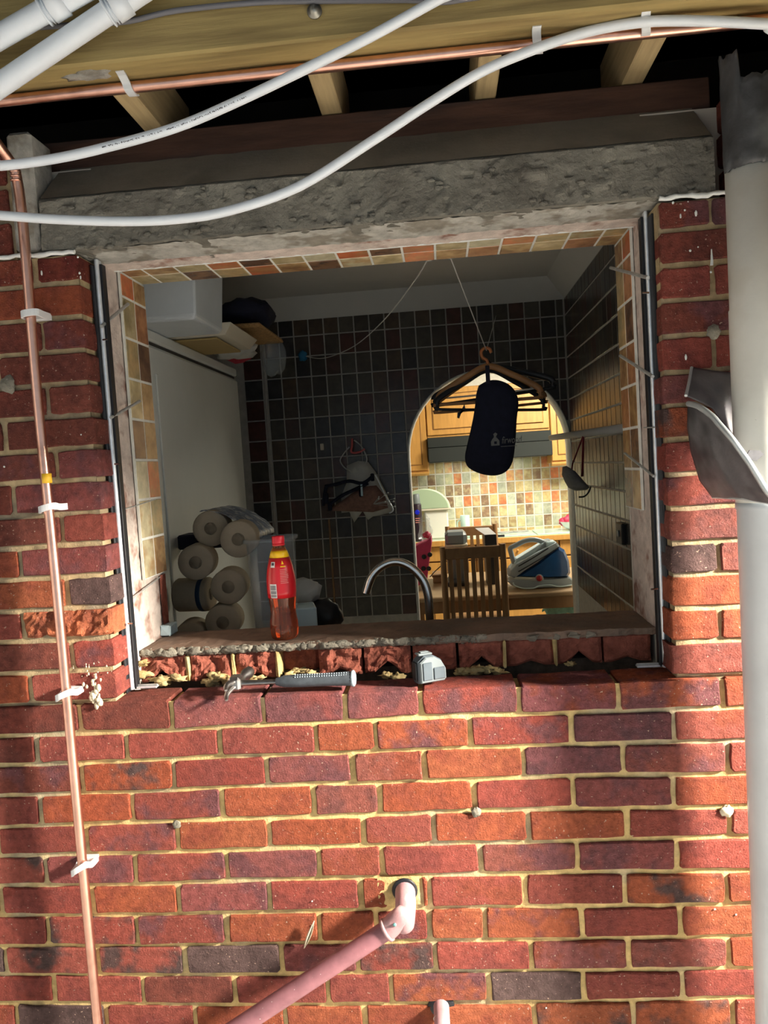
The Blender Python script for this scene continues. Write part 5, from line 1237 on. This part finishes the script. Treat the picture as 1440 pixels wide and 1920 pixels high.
MB().tube(smooth_path([(P[0]-.04,5.1,-.16+h*.8),(P[0]-.068,5.1,-.16+h*.7),(P[0]-.066,5.1,-.16+h*.35),(P[0]-.04,5.1,-.16+h*.2)], 5), .006, 8).build('handle', M_mint, t)
P = (0.6648,5.0000,0.0987); zt = (0.6745,5.0000,0.2577)[2]; zc_ = (0.6690,5.0000,0.1689)[2]
t = thing('spray_bottle', 'dark bottle with grey cap and blue badge beside the arch edge', 'bottle', P)
T = Matrix.Translation((P[0]-.004,5.0,0))
MB().lathe([(.034,-.1595),(.040,-.15),(.040,zc_-.01),(.036,zc_)], 28, T).build('body', M_purple, t)
MB().lathe([(.034,zc_),(.034,zc_+.01),(.028,zt-.008),(.024,zt),(0,zt)], 28, T).build('cap', M_grey, t)
MB().lathe([(0,0),(.018,0),(.022,.003),(.018,.004)], 20, axis_frame((P[0]-.002,4.959,(0.6648,5.0000,0.0987)[2]), (0,-1,0))).build('blue_badge', M_bluelight, t)
zq = (0.6613,5.0000,0.0425)[2]
for q in range(3): MB().box((P[0]-.022,4.957,zq-.018*q), (P[0]+.018,4.961,zq-.018*q+.006)).build('white_stripe', M_labelp, t)

# dining table, chairs, things on the table
ZT = -.266
t = thing('dining_table', 'brown wooden dining table seen through the arch', 'table', (1.6,3.2,FL))
tx0, tx1, ty0, ty1 = .62, 2.35, 2.70, 3.66
MB().box((tx0, ty0, ZT-.028), (tx1, ty1, ZT), .006).build('tabletop', M_tabletop, t)
MB().box((tx0+.05, ty0+.02, ZT-.098), (tx1-.05, ty0+.045, ZT-.028), .002).build('apron', M_walnut, t)
MB().box((tx0+.05, ty1-.045, ZT-.098), (tx1-.05, ty1-.02, ZT-.028), .002).build('apron', M_walnut, t)
for x_ in (tx0+.04, tx1-.10):
    for y_ in (ty0+.02, ty1-.08): MB().box((x_, y_, FL), (x_+.06, y_+.06, ZT-.028), .004).build('leg', M_walnut, t)
def chair(x0, x1, y, ztop, label, face, lean=.03):
    t = thing('dining_chair', label, 'chair', ((x0+x1)/2, y, FL), 'slatted wooden dining chairs')
    s_ = face; zs_ = FL+.46
    for x_ in (x0, x1-.036): MB().tube([(x_+.018, y, FL), (x_+.018, y, zs_), (x_+.018, y-s_*lean, ztop)], [.019,.02,.017], 8).build('back_post', M_walnut, t)
    MB().box((x0+.03, y-s_*lean*.9-.010, ztop-.075), (x1-.03, y-s_*lean*.9+.012, ztop-.008), .005).build('top_rail', M_walnut, t)
    MB().box((x0+.03, y-.010, zs_+.05), (x1-.03, y+.012, zs_+.09), .004).build('lower_rail', M_walnut, t)
    n = 7
    for i in range(n):
        cx = x0+.036+(x1-x0-.072)*(i+.5)/n
        zb_, zt_ = zs_+.08, ztop-.06; yt = y-s_*lean*.8
        g_ = MB(); hw = .0125; v = [(cx+sx*hw, yy+sy*.006, zz) for yy, zz in ((y, zb_), (yt, zt_)) for sx, sy in ((-1,-1),(1,-1),(1,1),(-1,1))]
        g_.add(v, [(3,2,1,0),(4,5,6,7),(0,1,5,4),(1,2,6,5),(2,3,7,6),(3,0,4,7)]).build('slat', M_walnut, t, bevel=.002)
    MB().box((x0+.005, min(y, y+s_*.42), zs_-.03), (x1-.005, max(y, y+s_*.42), zs_), .008).build('seat', M_walnut, t)
    for x_ in (x0+.01, x1-.046): MB().box((x_, y+s_*.38-.018, FL), (x_+.036, y+s_*.38+.018, zs_-.03), .004).build('front_leg', M_walnut, t)
    return t
ca = (0.8608,2.6200,0.0241); cb = (1.2345,2.6200,0.0398)
chair(ca[0], cb[0], 2.645, (1.0607,2.6200,0.0374)[2], 'slatted brown dining chair with its back towards the opening', 1)
cc_ = (0.8961,3.8500,0.0407); cd = (1.2772,3.8500,0.0382)
chair(cc_[0], cd[0], 3.85, (1.1126,3.8500,0.0477)[2], 'slatted brown dining chair on the far side of the table', -1)
t = thing('kitchen_stool', 'wooden stool carrying a teal cushion under the table edge', 'stool', (1.6,2.9,FL))
sx = (1.6202,3.3500,-0.5063)[0]
MB().box((sx-.16, 3.20, -.60), (sx+.24, 3.55, -.565), .006).build('seat', M_oak, t)
for q in (-.14, .20):
    for y_ in (3.23, 3.48): MB().box((sx+q, y_, FL), (sx+q+.035, y_+.035, -.60), .004).build('leg', M_walnut, t)
g = MB(); g.grid(lambda a, b: (sx-.10+.33*a, 3.22+.28*b, -.564+.16*(math.sin(PI*(a*.9+.05))*math.sin(PI*(b*.9+.05)))**.5+.012*noise.noise(Vector((a*9,b*6,0)))), 24, 12)
g.grid(lambda a, b: (sx-.10+.33*a, 3.22+.28*b, -.5645), 2, 2)
tag(g.build('seat_cushion', M_cushion, solid=.002), 'crumpled teal cushion lying on the stool under the table', 'cushion')

t = thing('steam_iron', 'grey and blue steam generator iron standing on the table', 'steam iron', (1.6,3.1,ZT))
YI = 2.84
def pr(pts, y0, dep, nm, m, bev=.008):
    o = pts[0]; P_ = [(p[0]-o[0], p[2]-o[2]) for p in pts]
    return MB().prism(P_, (o[0], y0, o[2]), (1,0,0), (0,0,1), (0,dep,0), bev).build(nm, m, t)
pr([(1.2482,2.8400,-0.2134),(1.2751,2.8400,-0.2404),(1.3525,2.8400,-0.2604),(1.4621,2.8400,-0.2596),(1.5555,2.8400,-0.2644),(1.6305,2.8400,-0.2556),(1.6409,2.8400,-0.2339),(1.6203,2.8400,-0.2105),(1.5268,2.8400,-0.2152),(1.4019,2.8400,-0.2150),(1.2928,2.8400,-0.2029)], YI-.01, .24, 'base', M_irongrey, .012)
pr([(1.3027,2.8400,-0.1939),(1.3577,2.8400,-0.1617),(1.4383,2.8400,-0.1150),(1.5192,2.8400,-0.0559),(1.5672,2.8400,-0.0269),(1.5972,2.8400,-0.0476),(1.6189,2.8400,-0.1121),(1.6246,2.8400,-0.1854),(1.6079,2.8400,-0.2099),(1.4958,2.8400,-0.2104)], YI, .20, 'water_tank', M_ironblue, .03)
pr([(1.2562,2.8400,-0.1818),(1.2736,2.8400,-0.1508),(1.3069,2.8400,-0.1143),(1.4098,2.8400,-0.0626),(1.5056,2.8400,-0.0171),(1.5501,2.8400,0.0025),(1.5675,2.8400,-0.0206),(1.4710,2.8400,-0.0850),(1.3582,2.8400,-0.1521),(1.2931,2.8400,-0.1966)], YI+.0, .20, 'sloping_plate', M_irongrey, .01)
pr([(1.2972,2.8400,-0.1202),(1.4091,2.8400,-0.0753),(1.4928,2.8400,-0.0228),(1.4752,2.8400,-0.0028),(1.3789,2.8400,-0.0546),(1.3145,2.8400,-0.0892)], YI+.05, .11, 'iron_sole', M_ironlight, .006)
MB().tube(smooth_path([(1.3016,2.9200,-0.1181),(1.2859,2.9200,-0.0524),(1.2841,2.9200,-0.0264),(1.3201,2.9200,-0.0090),(1.3754,2.9200,0.0138),(1.4327,2.9200,0.0170),(1.4856,2.9200,-0.0021),(1.5101,2.9200,-0.0196),(1.4835,2.9200,-0.0439),(1.4281,2.9200,-0.0731),(1.3693,2.9200,-0.1023)], 5), .015, 10).build('iron_handle', M_irongrey, t)
pr([(1.4029,2.8400,-0.0750),(1.4487,2.8400,-0.0330),(1.4882,2.8400,0.0092),(1.5196,2.8400,0.0137),(1.5559,2.8400,-0.0041),(1.5108,2.8400,-0.0364),(1.4466,2.8400,-0.0742)], YI+.04, .12, 'iron_body', M_irongrey, .01)
MB().tube([(1.3166,2.8350,-0.1588),(1.4066,2.8350,-0.1127),(1.5027,2.8350,-0.0608),(1.5603,2.8350,-0.0260)], .003, 6).tube([(1.3186,2.8380,-0.1274),(1.4085,2.8380,-0.0814),(1.4985,2.8380,-0.0292)], .003, 6).build('dark_line', M_black, t)
MB().box(((1.4911,2.8800,-0.0398)[0], 2.86, (1.5102,2.8800,-0.0345)[2]), ((1.5490,2.8800,-0.0111)[0], 2.96, (1.5123,2.8800,0.0069)[2]), .006).build('latch', M_ironlight, t)
MB().lathe([(.023,0),(.024,.004),(.019,.008)], 24, axis_frame((1.4339,2.8150,-0.2002), (0,-1,0))).build('dial_ring', M_irongrey, t)
MB().lathe([(.018,0),(.018,.008),(.012,.014),(0,.016)], 24, axis_frame((1.4337,2.8130,-0.1999), (0,-1,0))).build('red_dial', M_red, t)
MB().tube(smooth_path([(1.2791,2.8000,-0.2152),(1.2874,2.8000,-0.2346),(1.3331,2.8000,-0.2528),(1.3951,2.8000,-0.2560),(1.4267,2.8000,-0.2450),(1.4888,2.8000,-0.2419),(1.5499,2.8000,-0.2545),(1.6180,2.8000,-0.2486)], 5), .004, 8).build('chrome_trim', M_ironlight, t)
# coffee machine, tall box, tote
t = thing('coffee_machine', 'grey coffee machine on the table behind the chair back', 'coffee machine', (.95,3.1,ZT))
xa = (0.8934,3.1000,0.0363)[0]; xb = (1.0302,3.1000,0.0285)[0]; z1 = (0.9658,3.1000,0.0727)[2]; z0 = (0.9608,3.1000,-0.0148)[2]
MB().box((xa, 3.1, z0), (xb, 3.32, z1), .02).build('head', M_grey, t)
MB().box((xa+.01, 3.2, ZT), (xb-.01, 3.32, z0), .008).build('body', M_grey, t)
MB().box((xa, 3.06, ZT), (xb, 3.32, ZT+.03), .008).build('drip_tray', M_black, t)
MB().box((xa-.002, 3.095, z0-.004), (xb+.004, 3.3, z0+.01), .004).build('light_band', M_cream, t)
t = thing('cereal_box', 'tall carton with grey top and black front on the table', 'carton', (1.2,3.1,ZT))
xa = (1.1223,3.0800,0.0253)[0]; xb = (1.2148,3.0800,0.0201)[0]; z1 = (1.1633,3.0800,0.0464)[2]
MB().box((xa+.02, 3.08, ZT), (xb, 3.26, z1), .002).build('carton', M_black, t)
MB().add([(xa+.02,3.08,z1+.001),(xb,3.08,z1+.001),(xb-.035,3.27,z1+.030),(xa-.03,3.27,z1+.030)], [(0,1,2,3)]).build('open_flap', M_card, t, solid=.002)
t = thing('pink_tote', 'pink spotted tote stuffed with clear wrappers beside the arch', 'tote bag', (.8,3.0,ZT))
tp = [(0.6635,2.9800,-0.2778),(0.7696,2.9800,-0.2166),(0.7943,2.9800,-0.0786),(0.8129,2.9800,0.0129),(0.8120,2.9800,0.0526),(0.7810,2.9800,0.0279),(0.7475,2.9800,0.0166),(0.6798,2.9800,-0.0128)]
MB().prism([(p[0]-tp[0][0], p[2]-tp[0][2]) for p in tp], (tp[0][0], 2.98, ZT), (1,0,0), (0,0,1), (0,.16,0), .012).build('bag', M_pinkbag, t)
for P in ((0.7596,2.9770,-0.0565), (0.7519,2.9770,-0.1290), (0.7964,2.9770,-0.0453), (0.7847,2.9770,-0.1307)):
    MB().lathe([(0,0),(.014,0),(.015,.002),(.012,.003)], 16, axis_frame(P, (0,-1,0))).build('black_spot', M_black, t)
tag(MB().blob((0.7738,3.0600,0.1006), .052, 4, .5, 12, (.8,.8,1.7)).build('clear_wrapper', M_film), 'clear plastic wrapper bulging out of the pink tote', 'wrapper')
tag(MB().blob((0.7835,3.0000,0.0754), .022, 2, .4, 8, (1.1,1,1)).build('pink_flower', M_fruit), 'bright pink trinket on top of the tote', 'trinket')
tag(MB().tube(smooth_path([(0.7875,3.0000,-0.1873),(0.8191,3.0000,-0.1557),(0.8572,3.0000,-0.1244),(0.8851,3.0000,-0.0994)], 4), .003, 6).build('power_lead', M_black), 'thin black lead lying between the tote and the coffee machine', 'cable')
t = thing('small_crate', 'small wooden crate on the table left of the chair', 'crate', (.85,3.3,ZT))
xa = (0.8004,3.2500,-0.2532)[0]; xb = (0.8697,3.2500,-0.2568)[0]
MB().box((xa, 3.25, ZT), (xb, 3.45, (0.8302,3.2500,-0.2196)[2]), .004).build('box', M_tabletop, t)
MB().box((xa-.006, 3.245, (0.8298,3.2500,-0.2266)[2]), (xb+.006, 3.455, (0.8306,3.2500,-0.2126)[2]), .003).build('lid', M_walnut, t)
